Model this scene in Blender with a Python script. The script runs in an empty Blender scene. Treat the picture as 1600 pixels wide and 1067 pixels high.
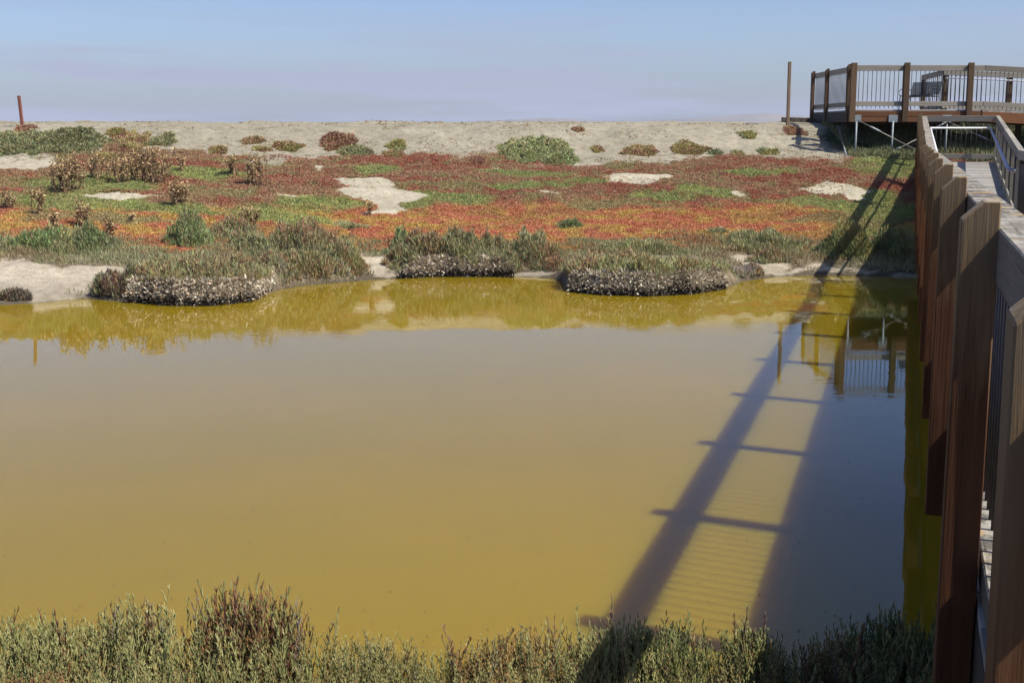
import bpy, math, random
import numpy as np
from mathutils import Vector, Matrix

random.seed(7)
rng = np.random.default_rng(11)
scene = bpy.context.scene
COL = scene.collection

# ------------------------------------------------------------------ camera
CAM_Z, PITCH, F = 2.5, math.radians(9.31), 2000.0        # F in pixels of a 1600 wide picture
cam_data = bpy.data.cameras.new('camera')
cam_data.sensor_width = 36.0
cam_data.lens = 36.0 * F / 1600.0
cam_data.clip_start, cam_data.clip_end = 0.05, 30000
cam = bpy.data.objects.new('camera', cam_data)
COL.objects.link(cam)
cam.location = (0, 0, CAM_Z)
cam.rotation_euler = (math.pi / 2 - PITCH, 0, 0)
scene.camera = cam

# ------------------------------------------------------------------ sky, sun, exposure
SUN = Vector((0.89, -0.46, 0)).normalized() * math.cos(math.radians(53.0)) + Vector((0, 0, math.sin(math.radians(53.0))))
world = bpy.data.worlds.new('World')
scene.world = world
world.use_nodes = True
wn, wl = world.node_tree.nodes, world.node_tree.links
wn.clear()
w_out = wn.new('ShaderNodeOutputWorld')
w_bg = wn.new('ShaderNodeBackground')
w_sky = wn.new('ShaderNodeTexSky')
w_sky.sky_type = 'NISHITA'
w_sky.sun_disc = False
w_sky.sun_elevation = math.radians(53.0)
w_sky.sun_rotation = math.atan2(SUN.x, SUN.y)
w_sky.altitude = 0
w_sky.air_density = 1.0
w_sky.dust_density = 1.4
w_sky.ozone_density = 3.0
w_bg.inputs['Strength'].default_value = 0.106
w_tc = wn.new('ShaderNodeTexCoord')
w_map = wn.new('ShaderNodeMapping')
w_map.inputs['Scale'].default_value = (1.6, 1.6, 22.0)
w_map.inputs['Location'].default_value = (3.1, 0.7, 0.35)
w_noise = wn.new('ShaderNodeTexNoise')
w_noise.inputs['Scale'].default_value = 2.1
w_noise.inputs['Detail'].default_value = 7
w_noise.inputs['Roughness'].default_value = 0.55
w_ramp = wn.new('ShaderNodeMapRange')
w_ramp.inputs['From Min'].default_value = 0.47
w_ramp.inputs['From Max'].default_value = 0.60
w_sep = wn.new('ShaderNodeSeparateXYZ')
w_low = wn.new('ShaderNodeMapRange')          # low band where the thin cloud lies
w_low.inputs['From Min'].default_value = 0.095
w_low.inputs['From Max'].default_value = 0.045
w_mul = wn.new('ShaderNodeMath'); w_mul.operation = 'MULTIPLY'
w_mul2 = wn.new('ShaderNodeMath'); w_mul2.operation = 'MULTIPLY'; w_mul2.inputs[1].default_value = 0.95
w_mix = wn.new('ShaderNodeMix'); w_mix.data_type = 'RGBA'
w_mix.inputs['B'].default_value = (3.0, 3.25, 4.4, 1)
w_tint = wn.new('ShaderNodeMix'); w_tint.data_type = 'RGBA'; w_tint.blend_type = 'MULTIPLY'
w_tint.inputs['Factor'].default_value = 1.0
w_tint.inputs['B'].default_value = (0.82, 0.88, 1.12, 1)
wl.new(w_tc.outputs['Generated'], w_map.inputs['Vector'])
wl.new(w_map.outputs['Vector'], w_noise.inputs['Vector'])
wl.new(w_noise.outputs['Fac'], w_ramp.inputs['Value'])
wl.new(w_tc.outputs['Generated'], w_sep.inputs['Vector'])
wl.new(w_sep.outputs['Z'], w_low.inputs['Value'])
wl.new(w_ramp.outputs['Result'], w_mul.inputs[0])
wl.new(w_low.outputs['Result'], w_mul.inputs[1])
wl.new(w_mul.outputs[0], w_mul2.inputs[0])
wl.new(w_sky.outputs['Color'], w_tint.inputs['A'])
wl.new(w_tint.outputs['Result'], w_mix.inputs['A'])
wl.new(w_mul2.outputs[0], w_mix.inputs['Factor'])
# a clear dry sky: it deepens steadily from the bright horizon to the zenith
w_deep = wn.new('ShaderNodeValToRGB')
for e_, (p_, c_) in zip([w_deep.color_ramp.elements[0], w_deep.color_ramp.elements[1], w_deep.color_ramp.elements.new(.28)],
                        [(.08, (1, 1, 1, 1)), (.75, (.40, .46, .60, 1)), (.28, (.56, .62, .76, 1))]):
    e_.position = p_; e_.color = c_
w_dm = wn.new('ShaderNodeMix'); w_dm.data_type = 'RGBA'; w_dm.blend_type = 'MULTIPLY'; w_dm.inputs['Factor'].default_value = 1.0
wl.new(w_sep.outputs['Z'], w_deep.inputs['Fac'])
wl.new(w_mix.outputs['Result'], w_dm.inputs['A']); wl.new(w_deep.outputs['Color'], w_dm.inputs['B'])
wl.new(w_dm.outputs['Result'], w_bg.inputs['Color'])
wl.new(w_bg.outputs['Background'], w_out.inputs['Surface'])

sun_d = bpy.data.lights.new('sun', 'SUN')
sun_d.energy = 5.0
sun_d.angle = math.radians(0.53)
sun_d.color = (1.0, 0.94, 0.84)
sun = bpy.data.objects.new('sun', sun_d)
COL.objects.link(sun)
sun.rotation_euler = SUN.to_track_quat('Z', 'Y').to_euler()

scene.view_settings.view_transform = 'Standard'
scene.view_settings.look = 'None'
scene.view_settings.exposure = 0.40
scene.view_settings.gamma = 1.0
scene.view_settings.use_curve_mapping = False
scene.render.engine = 'CYCLES'
scene.cycles.max_bounces = 8
scene.cycles.volume_bounces = 0

# ------------------------------------------------------------------ noise
def _hash(ix, iy, seed):
    n = (ix.astype(np.int64) * 374761393 + iy.astype(np.int64) * 668265263 + seed * 974634777) & 0xffffffff
    n = ((n ^ (n >> 13)) * 1274126177) & 0xffffffff
    n = n ^ (n >> 16)
    return (n & 0xffff) / 65535.0

def vnoise(x, y, seed=0):
    x = np.asarray(x, float); y = np.asarray(y, float)
    ix, iy = np.floor(x), np.floor(y)
    fx, fy = x - ix, y - iy
    fx, fy = fx * fx * (3 - 2 * fx), fy * fy * (3 - 2 * fy)
    a = _hash(ix, iy, seed); b = _hash(ix + 1, iy, seed)
    c = _hash(ix, iy + 1, seed); d = _hash(ix + 1, iy + 1, seed)
    return (a * (1 - fx) + b * fx) * (1 - fy) + (c * (1 - fx) + d * fx) * fy

def fbm(x, y, seed=0, octv=4):
    s, a, t = 0.0, 1.0, 0.0
    for k in range(octv):
        s = s + a * vnoise(np.asarray(x) * 2 ** k, np.asarray(y) * 2 ** k, seed + k * 17)
        t += a; a *= 0.5
    return s / t

def smooth(a, b, x):
    t = np.clip((np.asarray(x, float) - a) / (b - a), 0, 1)
    return t * t * (3 - 2 * t)

# ------------------------------------------------------------------ where things stand
def ray(px, py):
    """direction of the sight line through a point of the photograph"""
    u, v = (px - 800) / F, (py - 533.5) / F
    cp, sp = math.cos(PITCH), math.sin(PITCH)
    return Vector((u, cp - v * sp, -sp - v * cp))

def on_level(px, py, z):
    d = ray(px, py); t = (z - CAM_Z) / d.z
    return Vector((d.x * t, d.y * t, z))

def at_depth(px, py, Y):
    d = ray(px, py); t = Y / d.y
    return Vector((d.x * t, Y, CAM_Z + d.z * t))

def to_pix(X, Y, Z):
    cp, sp = math.cos(PITCH), math.sin(PITCH)
    dz = Z - CAM_Z
    dep = Y * cp - dz * sp
    return 800 + F * X / dep, 533.5 + F * (-dz * cp - Y * sp) / dep

shore_px = [(-500, 480), (-200, 478), (0, 476), (60, 473), (130, 466), (170, 470), (215, 472), (260, 476), (330, 477), (395, 470), (425, 454),
            (470, 446), (540, 440), (600, 436), (680, 432), (760, 432), (830, 433), (872, 436), (890, 455), (940, 460),
            (1010, 462), (1080, 459), (1130, 451), (1160, 440), (1210, 432), (1300, 430), (1420, 433), (1600, 434), (1900, 430)]
_sh = [on_level(x, y, 0) for x, y in shore_px]
shX = np.array([-60, -34] + [p.x for p in _sh] + [24, 60])
shY = np.array([12, 14] + [p.y for p in _sh] + [22, 18])
def far_shore(X):
    return np.interp(X, shX, shY) + 0.10 * (fbm(np.asarray(X) * 2.2, 3.3, 5) - 0.5)
bs = [on_level(x, y, 0) for x, y in [(-500, 480), (-100, 474), (40, 470), (160, 462), (300, 452), (420, 444), (540, 438), (680, 434), (900, 433), (1600, 433), (1900, 430)]]
bsX = np.array([-60, -34] + [p.x for p in bs] + [24, 60]); bsY = np.array([12, 14] + [p.y for p in bs] + [22, 18])
def base_shore(X):
    return sum(np.interp(np.asarray(X) + k, bsX, bsY) for k in (-.6, -.3, 0, .3, .6)) / 5
def near_shore(X):
    return 5.25 + 0.35 * (fbm(np.asarray(X) * 0.8, 7.7, 9) - 0.5) - 0.02 * np.asarray(X)
def crest_y(X):
    return np.interp(X, [-14, -10, 0, 9, 14], [32.3, 32.5, 33.8, 35.0, 35.4])

mound_px = [(318, 452, 118, 2.5, .20), (1015, 438, 142, 2.6, .20), (720, 412, 110, 2.0, .16), (480, 425, 75, 2.2, .12)]
mounds = []
for mx, my, mr, mdy, mh in mound_px:
    c = on_level(mx, my, 0.1)
    mounds.append((c.x, c.y + .25, mr / F * c.y, mdy, mh))

def height(X, Y):
    X = np.asarray(X, float); Y = np.asarray(Y, float)
    ys, yn, yc = far_shore(X), near_shore(X), crest_y(X)
    t = Y - ys
    bsh = base_shore(X)
    u = np.clip((Y - bsh) / np.maximum(yc - bsh, 4), 0, 1)
    prof = np.interp(u, [0, .05, .13, .3, .46, .6, .735, .78, .86, .94, 1.0], [.09, .18, .34, .70, 1.14, 1.53, 1.86, 1.95, 2.26, 2.56, 2.68])
    prof = prof * (.25 + .75 * smooth(0, .5, t))
    prof = np.where(t < 0, np.maximum(-.7, t * .5), prof)
    beyond = Y - yc
    prof = np.where(beyond > 0, 2.68 + .06 * np.sin(np.clip(beyond, 0, 3.14)) - 2.3 * smooth(1.6, 9, beyond), prof)
    z = prof
    for cx, cy, rx, ry, mh in mounds:
        q = ((X - cx) / rx) ** 2 + ((Y - cy) / ry) ** 2
        z = z + mh * (1 - smooth(.75, 1.15, q)) * smooth(0, .16, t)
    # the levee's sandy face is lumpy, its crest slightly uneven
    lee = smooth(.70, .80, u) * (beyond < 12)
    z = z + lee * (.12 * (fbm(X * .9, Y * 1.6, 31) - .5) + .09 * (fbm(X * 2.6, Y * 3.4, 33) - .5)) * np.where(u > .97, .8, 1.5)
    z = z + smooth(.02, .1, u) * (1 - lee) * (.16 * (fbm(X * .7, Y * 1.1, 41) - .5) + .10 * (fbm(X * 2.4, Y * 3.2, 43) - .5))
    # near bank
    tn = yn - Y
    zn = np.where(tn > 0, .16 * smooth(0, .5, tn) + .06 * (fbm(X * 3, Y * 3, 51) - .5), np.maximum(-.7, tn * .6))
    mid = np.where(np.abs(Y - yn) < np.abs(Y - ys), zn, z)
    side = smooth(30, 36, np.abs(X)) * 1.3
    return np.where(Y > 50, .35, np.where(mid < 0, np.maximum(mid, -.7 + side), mid))

def h1(X, Y):
    return float(height(np.array([X]), np.array([Y]))[0])

def on_ground(px, py):
    d = ray(px, py)
    ts = np.linspace(3, 45, 1500)
    X, Y, Z = d.x * ts, d.y * ts, CAM_Z + d.z * ts
    g = height(X, Y)
    k = np.argmax((Z < g) & (Y > 12))
    if not ((Z < g) & (Y > 12)).any():
        k = int(np.argmin(np.abs(Y - crest_y(X))))
    return Vector((X[k], Y[k], g[k]))

# ------------------------------------------------------------------ material helpers
def new_mat(name):
    m = bpy.data.materials.new(name); m.use_nodes = True
    nt = m.node_tree; b = nt.nodes['Principled BSDF']
    return m, nt, b

def N(nt, t, **kw):
    n = nt.nodes.new(t)
    for k, v in kw.items():
        if k in n.inputs: n.inputs[k].default_value = v
        else: setattr(n, k, v)
    return n

def ramp(nt, src, stops):
    r = nt.nodes.new('ShaderNodeValToRGB')
    el = r.color_ramp.elements
    while len(el) < len(stops): el.new(.5)
    for e, (p, c) in zip(el, stops):
        e.position = p; e.color = (*c, 1)
    nt.links.new(src, r.inputs['Fac'])
    return r

def mixc(nt, fac, a, b, mode='MIX'):
    m = nt.nodes.new('ShaderNodeMix'); m.data_type = 'RGBA'; m.blend_type = mode
    for k, v in (('Factor', fac), ('A', a), ('B', b)):
        if hasattr(v, 'is_output'): nt.links.new(v, m.inputs[k])
        elif isinstance(v, tuple): m.inputs[k].default_value = (*v, 1)
        else: m.inputs[k].default_value = v
    return m.outputs['Result']

def wood(name, dark, mid, light, grain_axis='X', lichen=0.0, weather_top=False, rough=.8):
    """timber: long grain along the piece, thin checks, per-piece tone, lichen growing on upward faces"""
    m, nt, b = new_mat(name)
    L = nt.links
    tc = N(nt, 'ShaderNodeTexCoord'); oi = N(nt, 'ShaderNodeObjectInfo')
    off = N(nt, 'ShaderNodeVectorMath', operation='SCALE'); off.inputs[3].default_value = 1
    comb = N(nt, 'ShaderNodeCombineXYZ')
    for k in range(3): L.new(oi.outputs['Random'], comb.inputs[k])
    L.new(comb.outputs[0], off.inputs[0]); off.inputs['Scale'].default_value = 37.0
    add = N(nt, 'ShaderNodeVectorMath', operation='ADD')
    L.new(tc.outputs['Object'], add.inputs[0]); L.new(off.outputs[0], add.inputs[1])
    mp = N(nt, 'ShaderNodeMapping')
    mp.inputs['Scale'].default_value = {'X': (1.2, 22, 22), 'Z': (22, 22, 1.2)}[grain_axis]
    L.new(add.outputs[0], mp.inputs['Vector'])
    n1 = N(nt, 'ShaderNodeTexNoise', Scale=2.6, Detail=6, Roughness=.65, Distortion=.6)
    L.new(mp.outputs[0], n1.inputs['Vector'])
    n2 = N(nt, 'ShaderNodeTexNoise', Scale=3.0, Detail=4, Roughness=.6)
    L.new(add.outputs[0], n2.inputs['Vector'])
    mp2 = N(nt, 'ShaderNodeMapping')
    mp2.inputs['Scale'].default_value = {'X': (.9, 60, 60), 'Z': (60, 60, .9)}[grain_axis]
    L.new(add.outputs[0], mp2.inputs['Vector'])
    n3 = N(nt, 'ShaderNodeTexNoise', Scale=1.4, Detail=3, Roughness=.6)
    L.new(mp2.outputs[0], n3.inputs['Vector'])
    dark, mid, light = (tuple(x * .80 for x in c) for c in (dark, mid, light))
    r = ramp(nt, n1.outputs['Fac'], [(.25, dark), (.5, mid), (.78, light)])
    col = mixc(nt, n2.outputs['Fac'], r.outputs['Color'], tuple(c * .72 for c in mid), 'MIX')
    crack = ramp(nt, n3.outputs['Fac'], [(.30, (.2, .17, .15)), (.39, (1, 1, 1))])
    col = mixc(nt, .8, col, crack.outputs['Color'], 'MULTIPLY')
    tone = N(nt, 'ShaderNodeMapRange'); tone.inputs['To Min'].default_value = .72; tone.inputs['To Max'].default_value = 1.22
    L.new(oi.outputs['Random'], tone.inputs['Value'])
    tcol = N(nt, 'ShaderNodeCombineColor')
    for k in range(3): L.new(tone.outputs[0], tcol.inputs[k])
    col = mixc(nt, 1.0, col, tcol.outputs[0], 'MULTIPLY')
    if weather_top:                                   # the exposed upper end of a post has greyed
        sp = N(nt, 'ShaderNodeSeparateXYZ'); L.new(tc.outputs['Object'], sp.inputs[0])
        wob = N(nt, 'ShaderNodeMath', operation='MULTIPLY_ADD'); wob.inputs[1].default_value = .5
        L.new(n1.outputs['Fac'], wob.inputs[0]); L.new(sp.outputs['Z'], wob.inputs[2])
        mr = N(nt, 'ShaderNodeMapRange'); mr.inputs['From Min'].default_value = 1.15; mr.inputs['From Max'].default_value = 1.62
        L.new(wob.outputs[0], mr.inputs['Value'])
        col = mixc(nt, mr.outputs[0], col, (.215, .145, .075))
    if lichen > 0:
        geo = N(nt, 'ShaderNodeNewGeometry'); sn = N(nt, 'ShaderNodeSeparateXYZ')
        L.new(geo.outputs['Normal'], sn.inputs[0])
        up = N(nt, 'ShaderNodeMapRange'); up.inputs['From Min'].default_value = .55; up.inputs['From Max'].default_value = .9
        L.new(sn.outputs['Z'], up.inputs['Value'])
        for sc, th, c in ((7, .48, (.37, .345, .28)), (5.5, .55, (.36, .23, .08)), (21, .60, (.5, .48, .44))):
            nl = N(nt, 'ShaderNodeTexNoise', Scale=sc, Detail=8, Roughness=.72)
            L.new(add.outputs[0], nl.inputs['Vector'])
            mr = N(nt, 'ShaderNodeMapRange'); mr.inputs['From Min'].default_value = th; mr.inputs['From Max'].default_value = th + .06
            L.new(nl.outputs['Fac'], mr.inputs['Value'])
            mm = N(nt, 'ShaderNodeMath', operation='MULTIPLY'); L.new(mr.outputs[0], mm.inputs[0]); L.new(up.outputs[0], mm.inputs[1])
            m2 = N(nt, 'ShaderNodeMath', operation='MULTIPLY'); L.new(mm.outputs[0], m2.inputs[0]); m2.inputs[1].default_value = lichen
            col = mixc(nt, m2.outputs[0], col, c)
    L.new(col, b.inputs['Base Color'])
    b.inputs['Roughness'].default_value = rough
    b.inputs['Specular IOR Level'].default_value = .25
    bump = N(nt, 'ShaderNodeBump', Strength=.55, Distance=.004)
    hh = N(nt, 'ShaderNodeMath', operation='ADD'); L.new(n1.outputs['Fac'], hh.inputs[0]); L.new(n3.outputs['Fac'], hh.inputs[1])
    L.new(hh.outputs[0], bump.inputs['Height']); L.new(bump.outputs[0], b.inputs['Normal'])
    return m

def plain(name, c, rough=.5, metal=0.0, var=.25, scale=30):
    m, nt, b = new_mat(name)
    tc = N(nt, 'ShaderNodeTexCoord'); n = N(nt, 'ShaderNodeTexNoise', Scale=scale, Detail=4)
    nt.links.new(tc.outputs['Object'], n.inputs['Vector'])
    r = ramp(nt, n.outputs['Fac'], [(.3, tuple(x * (1 - var) for x in c)), (.7, tuple(min(1, x * (1 + var)) for x in c))])
    nt.links.new(r.outputs['Color'], b.inputs['Base Color'])
    b.inputs['Roughness'].default_value = rough; b.inputs['Metallic'].default_value = metal
    return m

M = {}
M['post'] = wood('reddish_timber', (.070, .024, .009), (.185, .070, .024), (.29, .125, .050), 'Z', lichen=.5, weather_top=True)
M['rail'] = wood('grey_timber', (.12, .108, .088), (.21, .19, .155), (.31, .285, .235), 'X', lichen=.75)
M['rail_far'] = wood('pale_grey_timber', (.25, .225, .18), (.38, .35, .285), (.50, .465, .39), 'X', lichen=.25)
M['post_far'] = wood('brown_timber', (.085, .050, .027), (.165, .102, .055), (.25, .17, .10), 'Z', lichen=.4, weather_top=False)
M['rim'] = wood('orange_timber', (.13, .055, .022), (.24, .105, .045), (.33, .17, .08), 'X')
M['rim_dark'] = wood('weathered_rim_timber', (.05, .04, .03), (.10, .085, .065), (.16, .14, .11), 'X')
M['plank'] = wood('deck_timber', (.32, .295, .25), (.47, .445, .39), (.60, .57, .51), 'X')
M['pole'] = wood('grey_pole_timber', (.12, .085, .055), (.21, .16, .115), (.30, .24, .18), 'Z')
M['redpole'] = wood('red_pole_timber', (.16, .05, .035), (.26, .09, .065), (.34, .14, .10), 'Z')
M['rod'] = plain('dark_metal_rod', (.045, .04, .042), .55, .5)
M['white_pipe'] = plain('white_painted_pipe', (.72, .73, .74), .35, 0, .08)
M['galv'] = plain('galvanised_steel', (.24, .28, .29), .6, .2, .25)
M['cable'] = plain('steel_cable', (.24, .22, .19), .5, .4, .2)
M['bench'] = plain('black_metal', (.02, .022, .03), .4, .3)

# ------------------------------------------------------------------ object helpers
def link(name, me, mat=None, parent=None, **props):
    o = bpy.data.objects.new(name, me)
    if mat is not None and me is not None and not me.materials: me.materials.append(mat)
    COL.objects.link(o)
    if parent is not None: o.parent = parent
    for k, v in props.items(): o[k] = v
    return o

def thing(name, label, cat, loc=(0, 0, 0), rz=0.0, group=None):
    o = bpy.data.objects.new(name, None); COL.objects.link(o)
    o.empty_display_size = .2
    o.location = loc; o.rotation_euler = (0, 0, rz)
    o['label'] = label; o['category'] = cat
    if group: o['group'] = group
    return o

def mesh_np(name, V, Fc, colors=None, smooth_=False):
    V = np.asarray(V, np.float32); Fc = np.asarray(Fc, np.int32)
    me = bpy.data.meshes.new(name)
    k = Fc.shape[1]
    me.vertices.add(len(V)); me.vertices.foreach_set('co', V.ravel())
    me.loops.add(Fc.size); me.loops.foreach_set('vertex_index', Fc.ravel())
    me.polygons.add(len(Fc))
    me.polygons.foreach_set('loop_start', np.arange(0, Fc.size, k, dtype=np.int32))
    me.polygons.foreach_set('loop_total', np.full(len(Fc), k, dtype=np.int32))
    if smooth_: me.polygons.foreach_set('use_smooth', np.ones(len(Fc), bool))
    me.update(calc_edges=True)
    if colors is not None:
        if name not in ('ground', 'stalks', 'dry_leaves'): colors = np.asarray(colors) * .80
        a = me.color_attributes.new('tint', 'FLOAT_COLOR', 'POINT')
        c = np.ones((len(V), 4), np.float32); c[:, :3] = colors
        a.data.foreach_set('color', c.ravel())
    me.validate()
    return me

def box_mesh(name, lx, ly, lz, ch=.004, origin='c'):
    """box with chamfered long (x-running) edges; origin c = centre, b = base centre"""
    y, z = ly / 2, lz / 2
    prof = [(-y + ch, -z), (y - ch, -z), (y, -z + ch), (y, z - ch), (y - ch, z), (-y + ch, z), (-y, z - ch), (-y, -z + ch)]
    V = [(sx * lx / 2, a, b + (z if origin == 'b' else 0)) for sx in (-1, 1) for a, b in prof]
    me = bpy.data.meshes.new(name)
    fs = [(i, (i + 1) % 8, 8 + (i + 1) % 8, 8 + i) for i in range(8)] + [tuple(range(7, -1, -1)), tuple(range(8, 16))]
    me.from_pydata(V, [], fs); me.update()
    return me

def frame_between(p0, p1, up=Vector((0, 0, 1))):
    x = (p1 - p0).normalized(); y = up.cross(x).normalized(); z = x.cross(y)
    m = Matrix((x, y, z)).transposed().to_4x4(); m.translation = (p0 + p1) / 2
    return m

def beam(name, p0, p1, w, h, mat, parent, ch=.005):
    p0, p1 = Vector(p0), Vector(p1)
    me = box_mesh(name, (p1 - p0).length, w, h, ch)
    o = link(name, me, mat, parent)
    o.matrix_local = frame_between(p0, p1)
    return o

def tube_np(pts, r, n=8):
    P = [Vector(p) for p in pts]; V = []; Fc = []
    for i, p in enumerate(P):
        d = (P[min(i + 1, len(P) - 1)] - P[max(i - 1, 0)]).normalized()
        a = d.orthogonal().normalized() if abs(d.z) > .9 else d.cross(Vector((0, 0, 1))).normalized()
        b = d.cross(a)
        rr = r[i] if isinstance(r, (list, tuple)) else r
        for k in range(n):
            t = 2 * math.pi * k / n
            V.append(p + a * math.cos(t) * rr + b * math.sin(t) * rr)
    for i in range(len(P) - 1):
        for k in range(n):
            Fc.append((i * n + k, i * n + (k + 1) % n, (i + 1) * n + (k + 1) % n, (i + 1) * n + k))
    Fc.append(tuple(range(n - 1, -1, -1))); Fc.append(tuple(range((len(P) - 1) * n, len(P) * n)))
    return [tuple(v) for v in V], Fc

def tube(name, pts, r, mat, parent, n=8, joined=None):
    V, Fc = tube_np(pts, r, n)
    for more in joined or []:
        v2, f2 = tube_np(more, r, n); k = len(V)
        V += v2; Fc += [tuple(i + k for i in f) for f in f2]
    me = bpy.data.meshes.new(name); me.from_pydata(V, [], Fc); me.update()
    for p in me.polygons: p.use_smooth = len(p.vertices) == 4
    return link(name, me, mat, parent)

# ------------------------------------------------------------------ ground colours
def ell(X, Y, cx, cy, rx, ry, wob=.35, seed=3, sc=1.6):
    q = ((X - cx) / rx) ** 2 + ((Y - cy) / ry) ** 2
    return q + wob * 2 * (fbm(X * sc * 1.5, Y * sc * 2.2, seed, 4) - .5)

patch_px = {   # centre x, y and half sizes of patches in the photograph, turned into ground ellipses
 'sand': [(560, 288, 52, 9), (610, 310, 62, 15), (600, 327, 38, 10), (545, 301, 25, 8), (190, 308, 72, 6), (35, 257, 58, 13), (998, 280, 58, 8),
          (1312, 298, 58, 12), (846, 300, 9, 3), (455, 307, 26, 4), (1155, 301, 12, 3), (965, 302, 9, 3), (490, 262, 14, 3), (780, 262, 10, 4)],
 'salt': [(65, 440, 100, 30), (20, 420, 110, 14), (150, 418, 40, 8), (595, 413, 42, 12), (845, 428, 40, 6), (1190, 412, 34, 11), (1285, 426, 80, 5), (1400, 430, 60, 4), (570, 428, 40, 6), (640, 428, 60, 4)],
 'green': [(110, 315, 90, 14), (140, 290, 90, 12), (500, 318, 50, 8), (250, 328, 80, 6), (300, 272, 80, 8), (640, 318, 38, 9), (590, 265, 32, 5), (700, 310, 60, 7),
           (805, 293, 30, 5), (870, 290, 22, 4), (915, 284, 22, 5), (1040, 308, 36, 5), (1110, 300, 34, 6), (1270, 320, 36, 6), (1360, 306, 40, 14), (1385, 262, 45, 14),
           (430, 335, 60, 12), (460, 348, 50, 10), (30, 315, 40, 8), (1190, 268, 50, 4), (830, 275, 60, 4), (1360, 330, 60, 18), (1395, 380, 50, 40)],
 'olive': [(390, 258, 60, 4), (980, 262, 30, 4), (700, 290, 60, 6), (950, 320, 90, 6), (1200, 315, 60, 5), (1330, 262, 50, 5), (170, 345, 120, 6), (330, 300, 60, 6), (1300, 345, 70, 10)],
}
patches = {}
for k, lst in patch_px.items():
    patches[k] = []
    for px, py, rx, ry in lst:
        c = on_ground(px, py); a = on_ground(px, py + ry); b_ = on_ground(px, py - ry)
        g_ = 1.3 if k == 'green' else 1.0
        patches[k].append((c.x, c.y, rx / F * c.y * g_, max(.12, abs(b_.y - a.y) / 2) * g_))

def in_patch(X, Y, kind, seed):
    X, Y = X + .9 * (fbm(X * 1.1, Y * 1.6, 191) - .5) + .25 * (fbm(X * 5, Y * 6, 193) - .5), Y + .8 * (fbm(X * 1.1, Y * 1.6, 195) - .5) + .2 * (fbm(X * 5, Y * 6, 197) - .5)
    q = np.full(np.shape(X), 9.0)
    for cx, cy, rx, ry in patches[kind]:
        q = np.minimum(q, ell(X, Y, cx, cy, rx, ry, .42, seed))
    return q

def bands(X, Y):
    """0..1 up the bank: row of the photograph's colour bands that a ground point belongs to"""
    _, v = to_pix(X, Y, height(X, Y))
    return v

C_SAND = np.array([.292, .266, .198]); C_SALT = np.array([.42, .37, .28]); C_SOIL = np.array([.10, .075, .05])
def carpet_colour(X, Y, rnd):
    v = bands(X, Y) + 26 * (fbm(X * .55, Y * .9, 61) - .5) + 14 * (fbm(X * 2, Y * 3, 63) - .5)
    n = fbm(X * .9, Y * 1.7, 71, 5); n2 = fbm(X * 2.6, Y * 3.6, 73, 4)
    maroon = np.array([.46, .185, .110]); brown = np.array([.48, .30, .165]); olive = np.array([.42, .37, .165])
    green = np.array([.37, .42, .145]); coral = np.array([.74, .29, .15]); amber = np.array([.74, .46, .14]); lime = np.array([.47, .51, .17])
    w = lambda a: a[..., None]
    c = maroon * np.ones(np.shape(X) + (3,))
    c = c * (1 - w(.7 * smooth(.45, .62, fbm(X * 5, Y * 6, 75, 4)))) + brown * w(.7 * smooth(.45, .62, fbm(X * 5, Y * 6, 75, 4)))
    c = c * (1 - w(smooth(.46, .58, n))) + brown * w(smooth(.46, .58, n))
    c = c * (1 - w(.75 * smooth(.58, .70, n2))) + olive * w(.75 * smooth(.58, .70, n2))
    fire = smooth(310, 332, v) * (1 - .0 * v)
    fc = coral * (1 - w(smooth(.42, .62, n2))) + amber * w(smooth(.42, .62, n2))
    fc = fc * (1 - w(.6 * smooth(.52, .68, n))) + np.array([.52, .30, .13]) * w(.6 * smooth(.52, .68, n))
    c = c * (1 - w(fire)) + fc * w(fire)
    g = (1 - smooth(.45, 1.35, in_patch(X, Y, 'green', 81) + .5 * (n2 - .5))) * .9
    gc = green * (1 - w(smooth(.5, .66, n2))) + lime * w(smooth(.5, .66, n2))
    c = c * (1 - w(g)) + gc * w(g)
    o = 1 - smooth(.7, 1.2, in_patch(X, Y, 'olive', 85))
    c = c * (1 - w(o * .8)) + olive * w(o * .8)
    left = (1 - smooth(-10, -7.5, X + .12 * (Y - 27))) * (1 - fire) * .7
    c = c * (1 - w(left * smooth(.42, .5, n2))) + olive * w(left * smooth(.42, .5, n2))
    c = c * (1 + .35 * (rnd[..., None] - .5))
    return c, v

# ------------------------------------------------------------------ ground sheet
def spread(a, b, n, ratio=1.35):
    out, x, s = [], b, (b - a) / n
    return out
def axis(fine_lo, fine_hi, step, lim_lo, lim_hi):
    mid = list(np.arange(fine_lo, fine_hi, step))
    lo, x, s = [], fine_lo, step
    while x > lim_lo: s *= 1.3; x -= s; lo.append(x)
    hi, x, s = [], mid[-1], step
    while x < lim_hi: s *= 1.3; x += s; hi.append(x)
    return np.array(lo[::-1] + mid + hi)
gx = axis(-16, 17, .095, -9000, 9000)
gy_near = list(np.arange(2.0, 6.6, .12)) + list(np.arange(6.6, 17.6, .7))
gy = np.concatenate([axis(2.0, 2.1, .5, -3000, 2)[:-2], gy_near, axis(17.6, 37.5, .075, 17.6, 9000)])
gy = np.unique(np.round(gy, 4))
GX, GY = np.meshgrid(gx, gy)
GZ = height(GX, GY)
rnd = rng.random(GX.shape)
cc, vv = carpet_colour(GX, GY, rnd)
TT = GY - far_shore(GX)
sandq = in_patch(GX, GY, 'sand', 91); saltq = in_patch(GX, GY, 'salt', 93)
edge = 250 + 22 * (fbm(GX * .8, GY * .5, 97) - .5) + 8 * np.sin(GX * .9) - 14 * smooth(7.2, 9, GX)
ridge = 1 - smooth(-3, 3, vv - edge)
w = lambda a: a[..., None]
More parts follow.
